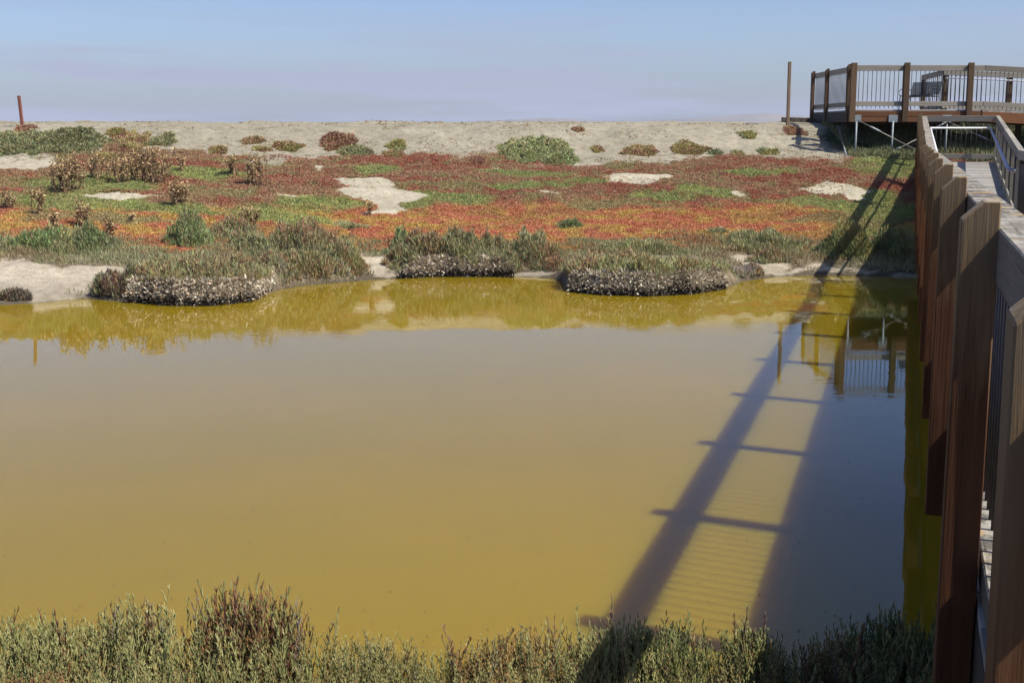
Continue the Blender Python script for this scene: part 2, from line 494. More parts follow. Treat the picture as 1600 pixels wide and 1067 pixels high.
mott = .70 + .32 * fbm(GX * 3, GY * 5, 99) + .30 * fbm(GX * .8, GY * 2.2, 101)
base = cc * .40 + C_SOIL * .3
base = base * (1 - w(ridge)) + (C_SAND * w(mott)) * w(ridge)
s_ = 1 - smooth(.9, 1.1, sandq)
base = base * (1 - w(s_)) + (C_SAND * 1.4 * w(mott)) * w(s_)
low = smooth(372, 384, vv)
soilc = np.array([.235, .195, .135])
base = base * (1 - w(low)) + soilc * w(mott) * w(low)
s2 = 1 - smooth(.85, 1.15, saltq)
base = base * (1 - w(s2)) + C_SALT * w(mott) * w(s2)
wet = (1 - smooth(.02, .28, GZ)) * (1 - s2 * .55)
onm = np.zeros_like(GX)
for cx_, cy_, rx_, ry_, mh_ in mounds: onm = np.maximum(onm, 1 - smooth(.9, 1.3, ((GX - cx_) / rx_) ** 2 + ((GY - cy_) / ry_) ** 2))
base = base * (1 - w(onm * (TT < .5))) + np.array([.22, .18, .12]) * w(mott) * w(onm * (TT < .5))
wet = np.where(onm > .5, 1 - smooth(.01, .07, GZ), wet)
base = base * (1 - w(wet * .75)) + np.array([.055, .045, .03]) * w(wet * .75)
nearb = (GY < 9)
base = np.where(w(nearb), np.array([.06, .05, .032]) * w(mott), base)
far = (GY > 60)
base = np.where(w(far), np.array([.22, .20, .15]), base)
painted_shade_growth = (1 - smooth(.9, 1.2, ((GX - 11.5) / 3.4) ** 2 + ((GY - 33.3) / 2.3) ** 2 + .3 * (fbm(GX * 1.5, GY * 1.5, 77) - .5)))
base = base * (1 - w(painted_shade_growth)) + np.array([.045, .055, .022]) * w(painted_shade_growth)  # dark green growth, with the platform's shade put into the ground colour
ny, nx = GX.shape
idx = np.arange(nx * ny).reshape(ny, nx)
Fq = np.stack([idx[:-1, :-1], idx[:-1, 1:], idx[1:, 1:], idx[1:, :-1]], -1).reshape(-1, 4)
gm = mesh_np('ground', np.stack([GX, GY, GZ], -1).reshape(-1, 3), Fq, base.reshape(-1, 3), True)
m, nt, b = new_mat('marsh_soil')
at = N(nt, 'ShaderNodeAttribute', attribute_name='tint')
tc = N(nt, 'ShaderNodeTexCoord')
n1 = N(nt, 'ShaderNodeTexNoise', Scale=7, Detail=9, Roughness=.7); nt.links.new(tc.outputs['Object'], n1.inputs['Vector'])
n2 = N(nt, 'ShaderNodeTexNoise', Scale=38, Detail=5, Roughness=.7); nt.links.new(tc.outputs['Object'], n2.inputs['Vector'])
r1 = ramp(nt, n1.outputs['Fac'], [(.3, (.72, .70, .66)), (.6, (1.08, 1.08, 1.08))])
r2 = ramp(nt, n2.outputs['Fac'], [(.34, (.66, .63, .6)), (.5, (1, 1, 1)), (.72, (1.15, 1.14, 1.12))])
c1 = mixc(nt, 1.0, at.outputs['Color'], r1.outputs['Color'], 'MULTIPLY')
c2 = mixc(nt, 1.0, c1, r2.outputs['Color'], 'MULTIPLY')
nt.links.new(c2, b.inputs['Base Color'])
b.inputs['Roughness'].default_value = .95; b.inputs['Specular IOR Level'].default_value = .1
bp = N(nt, 'ShaderNodeBump', Strength=.9, Distance=.035)
ad = N(nt, 'ShaderNodeMath', operation='MULTIPLY_ADD'); ad.inputs[1].default_value = .4
nt.links.new(n2.outputs['Fac'], ad.inputs[0]); nt.links.new(n1.outputs['Fac'], ad.inputs[2])
nt.links.new(ad.outputs[0], bp.inputs['Height']); nt.links.new(bp.outputs[0], b.inputs['Normal'])
M['soil'] = m
link('ground', gm, m, kind='structure')

# ------------------------------------------------------------------ pond water: turbid body, smooth surface
m, nt, b = new_mat('turbid_pond_water')
b.inputs['Base Color'].default_value = (.285, .200, .010, 1)
b.inputs['Roughness'].default_value = .02
b.inputs['IOR'].default_value = 1.333
b.inputs['Subsurface Weight'].default_value = 1.0
b.inputs['Subsurface Radius'].default_value = (1.0, .75, .3)
b.inputs['Subsurface Scale'].default_value = 1.0
tc = N(nt, 'ShaderNodeTexCoord')
mp = N(nt, 'ShaderNodeMapping'); mp.inputs['Scale'].default_value = (1.2, 2.6, 1)
nt.links.new(tc.outputs['Object'], mp.inputs['Vector'])
n1 = N(nt, 'ShaderNodeTexNoise', Scale=2.4, Detail=3, Roughness=.5); nt.links.new(mp.outputs[0], n1.inputs['Vector'])
n2 = N(nt, 'ShaderNodeTexNoise', Scale=.35, Detail=3); nt.links.new(tc.outputs['Object'], n2.inputs['Vector'])
mr = N(nt, 'ShaderNodeMapRange'); mr.inputs['From Min'].default_value = .42; mr.inputs['From Max'].default_value = .68
nt.links.new(n2.outputs['Fac'], mr.inputs['Value'])
mm = N(nt, 'ShaderNodeMath', operation='MULTIPLY'); nt.links.new(n1.outputs['Fac'], mm.inputs[0]); nt.links.new(mr.outputs[0], mm.inputs[1])
bp = N(nt, 'ShaderNodeBump', Strength=.12, Distance=.02)
nt.links.new(mm.outputs[0], bp.inputs['Height']); nt.links.new(bp.outputs[0], b.inputs['Normal'])
n4 = N(nt, 'ShaderNodeTexNoise', Scale=.22, Detail=4, Roughness=.6); nt.links.new(tc.outputs['Object'], n4.inputs['Vector'])
r4 = ramp(nt, n4.outputs['Fac'], [(.32, (.222, .156, .0065)), (.68, (.256, .170, .008))])
nt.links.new(r4.outputs['Color'], b.inputs['Base Color'])
M['water'] = m
def slab(x0, x1, y0, y1, z0, z1, name):
    V = [(x, y, z) for z in (z0, z1) for x, y in ((x0, y0), (x1, y0), (x1, y1), (x0, y1))]
    me = bpy.data.meshes.new(name)
    me.from_pydata(V, [], [(3, 2, 1, 0), (4, 5, 6, 7), (0, 1, 5, 4), (1, 2, 6, 5), (2, 3, 7, 6), (3, 0, 4, 7)]); me.update()
    return me
link('pond_water', slab(-38, 38, 3.5, 25, -1.4, 0, 'pond_water'), m, kind='structure')

# ------------------------------------------------------------------ far hills
def hills():
    xs = np.linspace(-2600, 3600, 420); rows = [0, .25, .5, .75, 1.0, 1.5]
    def crest(x):
        px = 800 + x / 6000 * F
        e = np.interp(px, [300, 560, 700, 780, 860, 920, 985, 1080, 1190, 1240, 1300, 1500, 1800, 2100], [214, 206, 192, 188, 184, 188, 190, 185, 177, 181, 186, 188, 186, 205])
        return (205 - e) / F * 6000 + 2.5 + 6 * (fbm(px / 14., 1.0, 3, 4) - .5) * (e < 200)
    V = []
    for k, r in enumerate(rows):
        y = 5500 + 500 * min(r, 1) + (400 if r > 1 else 0)
        z = crest(xs) * (min(r, 1) ** .8 if r <= 1 else .2) * (1 if r > .9 else .75 + .4 * fbm(xs / 90., r * 5, 8, 4))
        V.append(np.stack([xs, np.full_like(xs, y), z], -1))
    V = np.concatenate(V); n = len(xs)
    i = np.arange(n * len(rows)).reshape(len(rows), n)
    Fq = np.stack([i[:-1, :-1], i[:-1, 1:], i[1:, 1:], i[1:, :-1]], -1).reshape(-1, 4)
    return mesh_np('hills', V, Fq, None, True)
M['hill'] = plain('dry_hillside', (.16, .12, .08), .95, 0, .4, .004)
link('hills', hills(), M['hill'], kind='structure')

HAZE = True
if HAZE:
    hm = bpy.data.materials.new('haze_air'); hm.use_nodes = True
    nt = hm.node_tree; nt.nodes.clear()
    o_ = nt.nodes.new('ShaderNodeOutputMaterial'); pv = nt.nodes.new('ShaderNodeVolumePrincipled')
    pv.inputs['Color'].default_value = (.80, .88, 1.0, 1); pv.inputs['Density'].default_value = .00013
    pv.inputs['Anisotropy'].default_value = 0.0
    nt.links.new(pv.outputs[0], o_.inputs['Volume'])
    link('haze', slab(-5500, 6500, -2800, 6600, -3.5, 110, 'haze'), hm, kind='stuff')

# ------------------------------------------------------------------ timber boardwalk
ANG = math.atan(614 / F)
D = Vector((math.sin(ANG), math.cos(ANG), 0)); NR = Vector((math.cos(ANG), -math.sin(ANG), 0))
RZ = -ANG                                            # local y runs along the boardwalk, local x across it
def P(s, p, z=0): return D * s + NR * p + Vector((0, 0, z))
S0, S1, SR = -3.6, 32.75, 19.9
def deck_z(s): return 1.15 + max(0, s - SR) * .049
def p_right(s): return 1.585 + max(0, s - 19.9) * (.43 / 13.0)      # the deck widens a little up the ramp

bw = thing('boardwalk', 'grey plank boardwalk running from the near right edge to the raised platform', 'boardwalk')
plank_me = {}
n_pl = 0
s = S0
while s < S1:
    key = round((p_right(s) + .05 - .252) / .06)
    if key not in plank_me:
        plank_me[key] = box_mesh('plank', key * .06, .1395, .038, .004); plank_me[key].materials.append(M['plank'])
    o = link('plank', plank_me[key], None, bw)
    o.location = P(s, .252 + key * .03, deck_z(s) - .019 + random.uniform(-.0015, .0015))
    o.rotation_euler = (math.atan(.049) if s > SR else 0, random.uniform(-.002, .002), RZ + random.uniform(-.004, .004))
    s += .1425
for p_ in (.268, None):
    ss = [S0, .07, 3.73, 7.39, 11.05, 14.71, 18.37, SR, 23.5, 27.2, S1]
    for a, c in zip(ss[:-1], ss[1:]):
        pa = p_ if p_ else p_right(a) + .03; pc = p_ if p_ else p_right(c) + .03
        beam('rim_board', P(a + .003, pa, deck_z(a) - .175), P(c - .003, pc, deck_z(c) - .175), .038, .26, M['rim_dark'], bw)
    for a, c in zip(ss[:-1], ss[1:]):
        if p_: beam('joist', P(a + .003, .9, deck_z(a) - .145), P(c - .003, .9, deck_z(c) - .145), .038, .20, M['rim_dark'], bw)
def pile_at(s, p):
    x, y = P(s, p).x, P(s, p).y
    g = min(h1(x, y), 0) - .3 if h1(x, y) < 0 else h1(x, y) - .2
    me = box_mesh('pile', deck_z(s) - .29 - g, .14, .14, .006)
    o = link('pile', me, M['rim_dark'], bw)
    o.matrix_local = frame_between(Vector((x, y, g)), Vector((x, y, deck_z(s) - .29)), Vector((1, 0, 0)))
for k in range(-1, 9):
    s = 1.6 + 3.66 * k
    if s < S0: continue
    for p in (.42, 1.40): pile_at(s, p)
    beam('cross_beam', P(s, .28, deck_z(s) - .30), P(s, p_right(s) - .03, deck_z(s) - .30), .09, .07, M['rim_dark'], bw)

# ---- railings
def post_mesh(w, d, h, cham, side=-1):
    """w across, d along the rail; the top is cut off at a slant on the outer side"""
    z1 = h - cham; xc = w * .60
    a = -w / 2; pr = [(a, 0), (w / 2, 0), (w / 2, h), (w / 2 - (w - xc), h), (a, z1)]
    pr = [(x * (-side), z) for x, z in pr]
    if side > 0: pr = pr[::-1]
    V = [(x, y, z) for y in (-d / 2, d / 2) for x, z in pr]
    n = 5
    fs = [tuple(range(n)), tuple(range(2 * n - 1, n - 1, -1))] + [(i + n, (i + 1) % n + n, (i + 1) % n, i) for i in range(n)]
    me = bpy.data.meshes.new('post'); me.from_pydata(V, [], fs); me.update()
    import bmesh
    bm = bmesh.new(); bm.from_mesh(me)
    bmesh.ops.bevel(bm, geom=list(bm.edges), offset=.004, segments=1, affect='EDGES')
    bmesh.ops.recalc_face_normals(bm, faces=bm.faces)
    bm.to_mesh(me); bm.free()
    return me

def picket_mesh(h, r=.008):
    V, Fc = tube_np([(0, 0, 0), (0, 0, h)], r, 6)
    me = bpy.data.meshes.new('picket'); me.from_pydata(V, [], Fc); me.update()
    for p in me.polygons: p.use_smooth = len(p.vertices) == 4
    return me

def railing(root, pts, posts, outward, mats, cap_above=1.02, post_up=1.09, post_down=.21, side=-1, beam_w=.089, beam_h=.135, low_h=.115, low_gap=.075,
            spacing=.114, picket_from=.03, post_size=(.089, .14), trim=0, rail_r=.008, inline=False):
    """pts: floor-level points along the rail's centre line; posts: distances; outward: unit vector to the posts' side"""
    pts = [Vector(p) for p in pts]
    seg = [(a, b_, (b_ - a).length) for a, b_ in zip(pts[:-1], pts[1:])]
    def at(t):
        for a, b_, L in seg:
            if t <= L + 1e-6: return a.lerp(b_, t / L), (b_ - a)
            t -= L
        return pts[-1].copy(), (pts[-1] - pts[-2])
    for a, b_, L in seg:
        d = (b_ - a).normalized(); z = Vector((0, 0, 1))
        n = max(1, round(L / 3.66))
        for k in range(n):
            q0, q1 = a.lerp(b_, k / n) + d * .002, a.lerp(b_, (k + 1) / n) - d * .002
            beam('top_rail', q0 + z * (cap_above - beam_h / 2), q1 + z * (cap_above - beam_h / 2), beam_w, beam_h, mats[1], root)
            beam('bottom_rail', q0 + z * (low_gap + low_h / 2), q1 + z * (low_gap + low_h / 2), beam_w * .8, low_h, mats[1], root)
    pm = picket_mesh(cap_above - beam_h - picket_from, rail_r); pm.materials.append(mats[2])
    total = sum(L for _, _, L in seg); t = spacing * .5
    while t < total:
        q, _ = at(t)
        o = link('picket', pm, None, root); o.location = q + Vector((0, 0, picket_from))
        t += spacing
    me = {}
    for t in posts:
        q, dr = at(t)
        key = round(random.choice([0, .004, -.006]), 3)
        if key not in me:
            me[key] = post_mesh(post_size[0], post_size[1], post_up + post_down + key, .055, side); me[key].materials.append(mats[0])
        o = link('post', me[key], None, root)
        o.location = q + outward * (0 if inline else beam_w / 2 + post_size[0] / 2) + Vector((0, 0, -post_down))
        o.rotation_euler = (random.uniform(-.006, .006), random.uniform(-.006, .006), math.atan2(-dr.x, dr.y))

near_mats = (M['post'], M['rail'], M['rod'])
pc = .305
lr = thing('boardwalk_railing', 'long timber railing with slant topped reddish posts on the pond side of the boardwalk', 'railing', group='railings of the boardwalk')
posts = [3.836 + 2.02 * k - S0 for k in range(-3, 15)]
railing(lr, [P(S0, pc, deck_z(0)), P(SR, pc, deck_z(SR)), P(S1, pc, deck_z(S1))], posts, -NR, near_mats, cap_above=1.087, post_up=1.166, post_down=.33, beam_w=.119, beam_h=.155, low_h=.10, low_gap=.03, post_size=(.102, .14))
rr = thing('boardwalk_railing', 'timber railing on the landward right side of the boardwalk with a pale grey handrail', 'railing', group='railings of the boardwalk')
railing(rr, [P(S0, p_right(0) - .045, deck_z(0)), P(SR, p_right(SR) - .045, deck_z(SR)), P(S1, p_right(S1) - .045, deck_z(S1))], posts, NR, (M['rail_far'], M['rail_far'], M['rod']), side=1, inline=True, cap_above=1.087, post_up=.95, post_down=.2, low_gap=.05, post_size=(.10, .09))
er = thing('boardwalk_railing', 'short timber railing closing the far end of the boardwalk below the platform', 'railing', group='railings of the boardwalk')
railing(er, [P(S1 - .05, .31, deck_z(S1)), P(S1 - .05, p_right(S1) - .1, deck_z(S1))], [], D, (M['post_far'], M['rail_far'], M['rod']), beam_w=.06, cap_above=1.087)
# inner handrails: white pipe at the ramp's left and end, grey along its right
hz = .80
tube('handrail', [P(21.5, .46, deck_z(21.5) + hz), P(S1 - .22, .46, deck_z(S1) + hz), P(S1 - .2, p_right(S1) - .22, deck_z(S1) + hz)], .021, M['white_pipe'], er)
M['blue_pipe'] = plain('grey_painted_pipe', (.34, .36, .44), .4, 0, .08)
tube('handrail', [P(S1 - .24, p_right(S1) - .2, deck_z(S1) + hz - .02), P(20.2, p_right(20.2) - .2, deck_z(20.2) + hz), P(20.05, p_right(20) - .16, deck_z(20) + hz - .01), P(20.1, p_right(20) - .1, deck_z(20) + hz - .03)], .03, M['blue_pipe'], rr)

# ------------------------------------------------------------------ viewing platform
DZ = 3.03
pf = thing('viewing_platform', 'raised timber viewing platform on white steel legs at the top of the levee', 'platform')
X0, X1, Y0, Y1 = 8.47, 11.55, 32.06, 36.6
k = 0; y = Y0 + .07
plm = box_mesh('plank', X1 - X0, .138, .038); plm.materials.append(M['plank'])
while y < Y1:
    o = link('plank', plm, None, pf); o.location = ((X0 + X1) / 2, y, DZ - .019); o.rotation_euler = (0, 0, random.uniform(-.002, .002)); y += .145
for zc, hh_, off in ((DZ - .105, .125, 0), (DZ - .235, .13, .006)):
    beam('rim_board', (X0, Y0 - .02 + off, zc), (X1, Y0 - .02 + off, zc), .04, hh_, M['rim'], pf)
beam('rim_board', (X0 - .02, Y0 + .01, DZ - .17), (X0 - .02, Y1, DZ - .17), .04, .26, M['rim_dark'], pf)
beam('rim_board', (X1 + .02, Y0 + .04, DZ - .17), (X1 + .02, Y1, DZ - .17), .04, .26, M['rim_dark'], pf)
for j in range(5):
    beam('joist', (X0 + .3 + j * .6, Y0 + .03, DZ - .16), (X0 + .3 + j * .6, Y1 - .05, DZ - .16), .04, .2, M['rim_dark'], pf)
for j, yy in enumerate((33.4, 34.6, 35.9)):
    beam('cross_beam', (X0 + .03, yy, DZ - .31), (X1 - .03, yy, DZ - .31), .09, .1, M['rim_dark'], pf)
legs = []
for px_, yy in ((1338, 32.0), (1395, 32.0), (1479, 32.0)):
    q = at_depth(px_, 200, yy); legs.append(q)
    g = h1(q.x, yy)
    lean = random.uniform(-.03, .03)
    tube('support_pipe', [(q.x, yy, DZ - .28), (q.x + lean, yy, g - .3)], .024, M['galv'], pf, 10)
    o = link('bracket', box_mesh('bracket', .22, .02, .17, .003), M['galv'], pf); o.location = (q.x, Y0 - .052, DZ - .22)
for px_, yy in ((1335, 34.4), (1400, 34.4), (1470, 34.4)):
    q = at_depth(px_, 200, yy)
    tube('support_pipe', [(q.x, yy, DZ - .36), (q.x, yy, h1(q.x, yy) - .3)], .028, M['galv'], pf, 8)
def cable(a, b_, r, ya, yb, turn=None):
    A, B = at_depth(*a, ya), at_depth(*b_, yb)
    tube('brace_cable', [A, B], r * .75, M['cable'], pf, 6)
    if turn:
        c = A.lerp(B, turn); d = (B - A).normalized()
        tube('turnbuckle', [c - d * .16, c - d * .08, c + d * .08, c + d * .16], [r * 1.1, r * 1.7, r * 1.7, r * 1.1], M['galv'], pf, 8)
cable((1340, 188), (1434, 236), .016, 31.98, 31.9, .3)
cable((1432, 218), (1370, 250), .014, 31.9, 32.1, .55)
cable((1309, 196), (1322, 242), .012, 32.6, 31.9, .9)
cable((1316, 195), (1305, 225), .012, 32.8, 33.2)
cable((1322, 196), (1302, 230), .010, 33.0, 33.6)
cable((1480, 190), (1430, 220), .014, 31.96, 32.2, .3)
cable((1480, 190), (1552, 222), .014, 31.96, 32.3, .75)

far_mats = (M['post_far'], M['rail_far'], M['rod'])
g = 'railings round the viewing platform'
fr = thing('platform_railing', 'front timber railing of the viewing platform facing the pond with thin dark rods', 'railing', group=g)
yr = Y0 + .02
def xa(px_): return at_depth(px_, 130, Y0 - .1).x
railing(fr, [(X0 - .1, yr, DZ), (X1 + .05, yr, DZ)], [xa(1334) - X0 + .1, xa(1417) - X0 + .1, xa(1517) - X0 + .1], Vector((0, -1, 0)), far_mats,
        cap_above=1.07, post_up=1.125, post_down=.30, low_gap=.085, spacing=.1075, beam_w=.06, side=-1, post_size=(.10, .14))
sl = thing('platform_railing', 'left side railing of the viewing platform receding back over the sandy levee', 'railing', group=g)
railing(sl, [(X0 + .03, Y0 + .12, DZ), (X0 + .03, Y1, DZ)], [.45, 2.75, 4.35], Vector((-1, 0, 0)), far_mats,
        cap_above=1.07, post_up=1.125, post_down=.30, low_gap=.085, spacing=.118, beam_w=.06, side=-1)
# ramp that leaves the platform to the right
rp = thing('access_ramp', 'timber ramp sloping down to the right from the viewing platform', 'ramp')
RX1 = 17.5
def rz_(x): return DZ - (x - X1) * .05
x = X1 + .12
pm2 = box_mesh('plank', 1.75, .138, .038); pm2.materials.append(M['plank'])
while x < RX1:
    o = link('plank', pm2, None, rp); o.location = (x, Y0 + .9, rz_(x) - .019); o.rotation_euler = (0, .05, math.pi / 2); o.rotation_euler = (0, 0, math.pi / 2); x += .145
beam('rim_board', (X1 + .045, Y0 - .0, rz_(X1) - .17), (RX1, Y0 - .0, rz_(RX1) - .17), .04, .25, M['rim'], rp)
beam('rim_board', (X1 + .045, Y0 + 1.8, rz_(X1) - .17), (RX1, Y0 + 1.8, rz_(RX1) - .17), .04, .25, M['rim_dark'], rp)
for k in range(3):
    xx = X1 + 1.6 + k * 1.9
    for yy in (Y0 + .15, Y0 + 1.65):
        me = box_mesh('pile', rz_(xx) - .05 - h1(xx, yy) + .3, .12, .12); o = link('pile', me, M['rim_dark'], rp)
        o.matrix_local = frame_between(Vector((xx, yy, h1(xx, yy) - .3)), Vector((xx, yy, rz_(xx) - .05)), Vector((1, 0, 0)))
r1_ = thing('ramp_railing', 'front railing of the ramp sloping down to the right of the platform', 'railing', group=g)
railing(r1_, [(X1 + .06, yr, DZ), (RX1, yr, rz_(RX1))], [1.9, 3.7, 5.5], Vector((0, -1, 0)), far_mats, cap_above=1.07, post_up=1.125, post_down=.30, low_gap=.085, spacing=.1075, beam_w=.06, post_size=(.10, .14))
r2_ = thing('ramp_railing', 'rear railing of the ramp behind the front one with a white pipe handrail', 'railing', group=g)
YB = Y0 + 2.0
A_, B_ = at_depth(1442, 118, YB + 1.2), at_depth(1475, 112, YB)
pA = Vector((A_.x, A_.y, DZ - .1)); pB = Vector((B_.x, YB, DZ - .02)); pC = Vector((RX1 + .5, YB, rz_(RX1) + .02))
railing(r2_, [pA, pB, pC], [.12, (pB - pA).length + .08, (pB - pA).length + 1.75, (pB - pA).length + 3.6], Vector((0, 1, 0)), far_mats, cap_above=1.07, post_up=1.07, post_down=.30, low_gap=.085, spacing=.114, beam_w=.06)
tube('handrail', [pB + Vector((.02, -.1, .86)), pC + Vector((0, -.1, .86))], .02, M['white_pipe'], r2_)

# bench of black bars on the platform
bn = thing('metal_bench', 'black metal bench with looped armrest standing on the viewing platform', 'bench', tuple(at_depth(1436, 168, 33.5).xy) + (DZ,), math.radians(-58))
bn.scale = (.85, .85, .85)
def bars(name, fn, n, r=.009):
    lst = [fn(k / (n - 1)) for k in range(n)]
    return tube(name, lst[0], r, M['bench'], bn, 5, lst[1:])
bars('seat', lambda t: [(-.55, -.22 + .42 * t, .44 - .03 * t), (.55, -.22 + .42 * t, .44 - .03 * t)], 14, .012)
bars('backrest', lambda t: [(-.55, .23 + .09 * t, .48 + .36 * t), (.55, .23 + .09 * t, .48 + .36 * t)], 12, .014)
for sx in (-.57, .57):
    tube('armrest', [(sx, .25, .62), (sx, .05, .66), (sx, -.18, .64), (sx, -.27, .57), (sx, -.24, .46), (sx, -.1, .43)], .014, M['bench'], bn, 6)
    tube('leg', [(sx, -.2, .44), (sx, -.24, .02)], .016, M['bench'], bn, 6)
    tube('leg', [(sx, .22, .44), (sx, .3, .0)], .016, M['bench'], bn, 6)

# timber kerb on the crest beside the platform
q = at_depth(1252, 186, 36.2)
kb = link('timber_kerb', box_mesh('timber_kerb', 1.1, .12, .14), M['rim_dark']); kb.location = (q.x, 36.2, q.z - .04); kb.rotation_euler = (0, .02, .1)
kb['label'] = 'weathered timber kerb lying on the sand crest left of the platform'; kb['category'] = 'kerb'

# poles on the levee
def pole(label, px, pyt, pyb, Y, r, mat, lean):
    T, B = at_depth(px[0], pyt, Y), at_depth(px[1], pyb, Y)
    g = min(h1(B.x, Y), B.z)
    V = box_mesh('wooden_pole', T.z - g + .3, r * 2, r * 2, .012)
    o = link('wooden_pole', V, mat, None, label=label, category='pole')
    L_ = T.z - g + .3
    d = (T - B).normalized()
    o.matrix_world = frame_between(Vector(T) - d * L_, Vector(T), Vector((0, 1, 0)))
    return o
M['pole'].node_tree  # timber with its grain along the pole
for k_ in ('pole', 'redpole'):
    pass
pole('tall grey wooden pole on the sandy crest just left of the platform', (1234, 1231), 97, 190, 34.7, .042, wood('brown_pole_timber', (.15, .10, .06), (.26, .185, .12), (.36, .27, .19), 'X'), 0)
pole('slim reddish wooden pole leaning on the levee at the far left', (29.5, 35), 150, 197, 31.9, .035, None or wood('red_stake_timber', (.16, .05, .035), (.26, .09, .065), (.34, .14, .10), 'X'), 0)

# ------------------------------------------------------------------ vegetation
def leaf_material(name, trans=.25, rough=.6):
    m, nt, b = new_mat(name)
    at = N(nt, 'ShaderNodeAttribute', attribute_name='tint')
    nt.links.new(at.outputs['Color'], b.inputs['Base Color'])
    b.inputs['Roughness'].default_value = rough; b.inputs['Specular IOR Level'].default_value = .3
    tr = N(nt, 'ShaderNodeBsdfTranslucent'); nt.links.new(at.outputs['Color'], tr.inputs['Color'])
    mx = N(nt, 'ShaderNodeMixShader'); mx.inputs[0].default_value = trans
    out = nt.nodes['Material Output']
    nt.links.new(b.outputs[0], mx.inputs[1]); nt.links.new(tr.outputs[0], mx.inputs[2]); nt.links.new(mx.outputs[0], out.inputs['Surface'])
    return m
M['leaf'] = leaf_material('succulent_leaf')
M['stem'] = leaf_material('dry_stem', .1, .8)

def unit(v): return v / np.maximum(np.linalg.norm(v, axis=-1, keepdims=True), 1e-9)

def blades(pos, dirn, length, width, col, tipcol=None, tri=True):
    """one slim pointed blade per row"""
    n = len(pos)
    rand = unit(rng.normal(size=(n, 3)))
    side = unit(np.cross(dirn, rand)) * (np.reshape(width, (-1, 1)) / 2)
    tip = pos + dirn * np.reshape(length, (-1, 1))
    if tri:
        V = np.stack([pos - side, pos + side, tip], 1).reshape(-1, 3)
        Fc = np.arange(3 * n).reshape(n, 3)
        tcol = col if tipcol is None else tipcol
        C = np.stack([col, col, tcol], 1).reshape(-1, 3)
    else:
        mid = pos + dirn * np.reshape(length, (-1, 1)) * .55
        V = np.stack([pos - side * .7, pos + side * .7, mid + side, tip, mid - side], 1).reshape(-1, 3)
        i = np.arange(n)[:, None] * 5
        Fc = np.concatenate([i + [0, 1, 2], i + [0, 2, 4], i + [4, 2, 3]]).reshape(-1, 3)
        tcol = col if tipcol is None else tipcol
        C = np.stack([col * .9, col * .9, col, tcol, col], 1).reshape(-1, 3)
    return V, Fc, C

def mesh_parts(name, lst):
    V, Fc, C, k = [], [], [], 0
    for v, f, c in lst:
        V.append(v); Fc.append(f + k); C.append(c); k += len(v)
    return mesh_np(name, np.concatenate(V), np.concatenate(Fc), np.clip(np.concatenate(C), .004, .9))

# --- the carpet of low succulents on the bank
def carpet():
    n = 900000
    Y = rng.uniform(21, 33.5, n); X = rng.uniform(-.46, .42, n) * Y
    c, v = carpet_colour(X, Y, rng.random(n))
    e = 250 + 22 * (fbm(X * .8, Y * .5, 97) - .5) + 8 * np.sin(X * .9) - 14 * smooth(7.2, 9, X)
    keep = (v > e - 1 + 8 * (rng.random(n) - .5)) & (v < 392) & (in_patch(X, Y, 'sand', 91) > .98 + .1 * (rng.random(n) - .5)) & (Y > far_shore(X) + .6) & (in_patch(X, Y, 'salt', 93) > 1.0)
    keep &= rng.random(n) < (.55 + .45 * (Y - 20) / 12)
    X, Y, c, v = X[keep], Y[keep], c[keep], v[keep]
    n = len(X)
    lump = fbm(X * 2.2, Y * 2.2, 131) ; lump2 = fbm(X * 7, Y * 7, 133)
    Z = height(X, Y) + np.maximum(0, .10 * (lump - .42)) + .07 * (lump2 - .4) * (lump2 > .4)
    out = []
    for k in range(3):
        d = unit(np.stack([rng.normal(0, .6, n), rng.normal(0, .6, n), rng.uniform(.25, 1.1, n)], -1))
        L = rng.uniform(.022, .052, n); wd = rng.uniform(.012, .024, n)
        p = np.stack([X, Y, Z - .01], -1) + rng.normal(0, .018, (n, 3)) * [1, 1, .3]
        br = (.85 + .40 * rng.random((n, 1)))
        hue = 1 + .13 * rng.normal(size=(n, 3)) * [1, 1, .6]
        cc = np.clip(c * br * hue, .01, .8)
        out.append(blades(p, d, L, wd, cc))
    return mesh_parts('ice_plant_carpet', out)
o = link('ice_plant_carpet', carpet(), M['leaf'], kind='stuff')
o['label'] = 'low carpet of red orange and green succulents covering the far bank'; o['category'] = 'ground cover'

SAGE = np.array([.46, .44, .21]); GREY = np.array([.36, .36, .18]); BRN = np.array([.42, .27, .145]); BGREEN = np.array([.30, .38, .15])
OLV = np.array([.46, .40, .15]); MAROON = np.array([.42, .22, .14]); STRAW = np.array([.58, .51, .39]); DARK = np.array([.05, .045, .035])
LGREEN = np.array([.44, .47, .22])

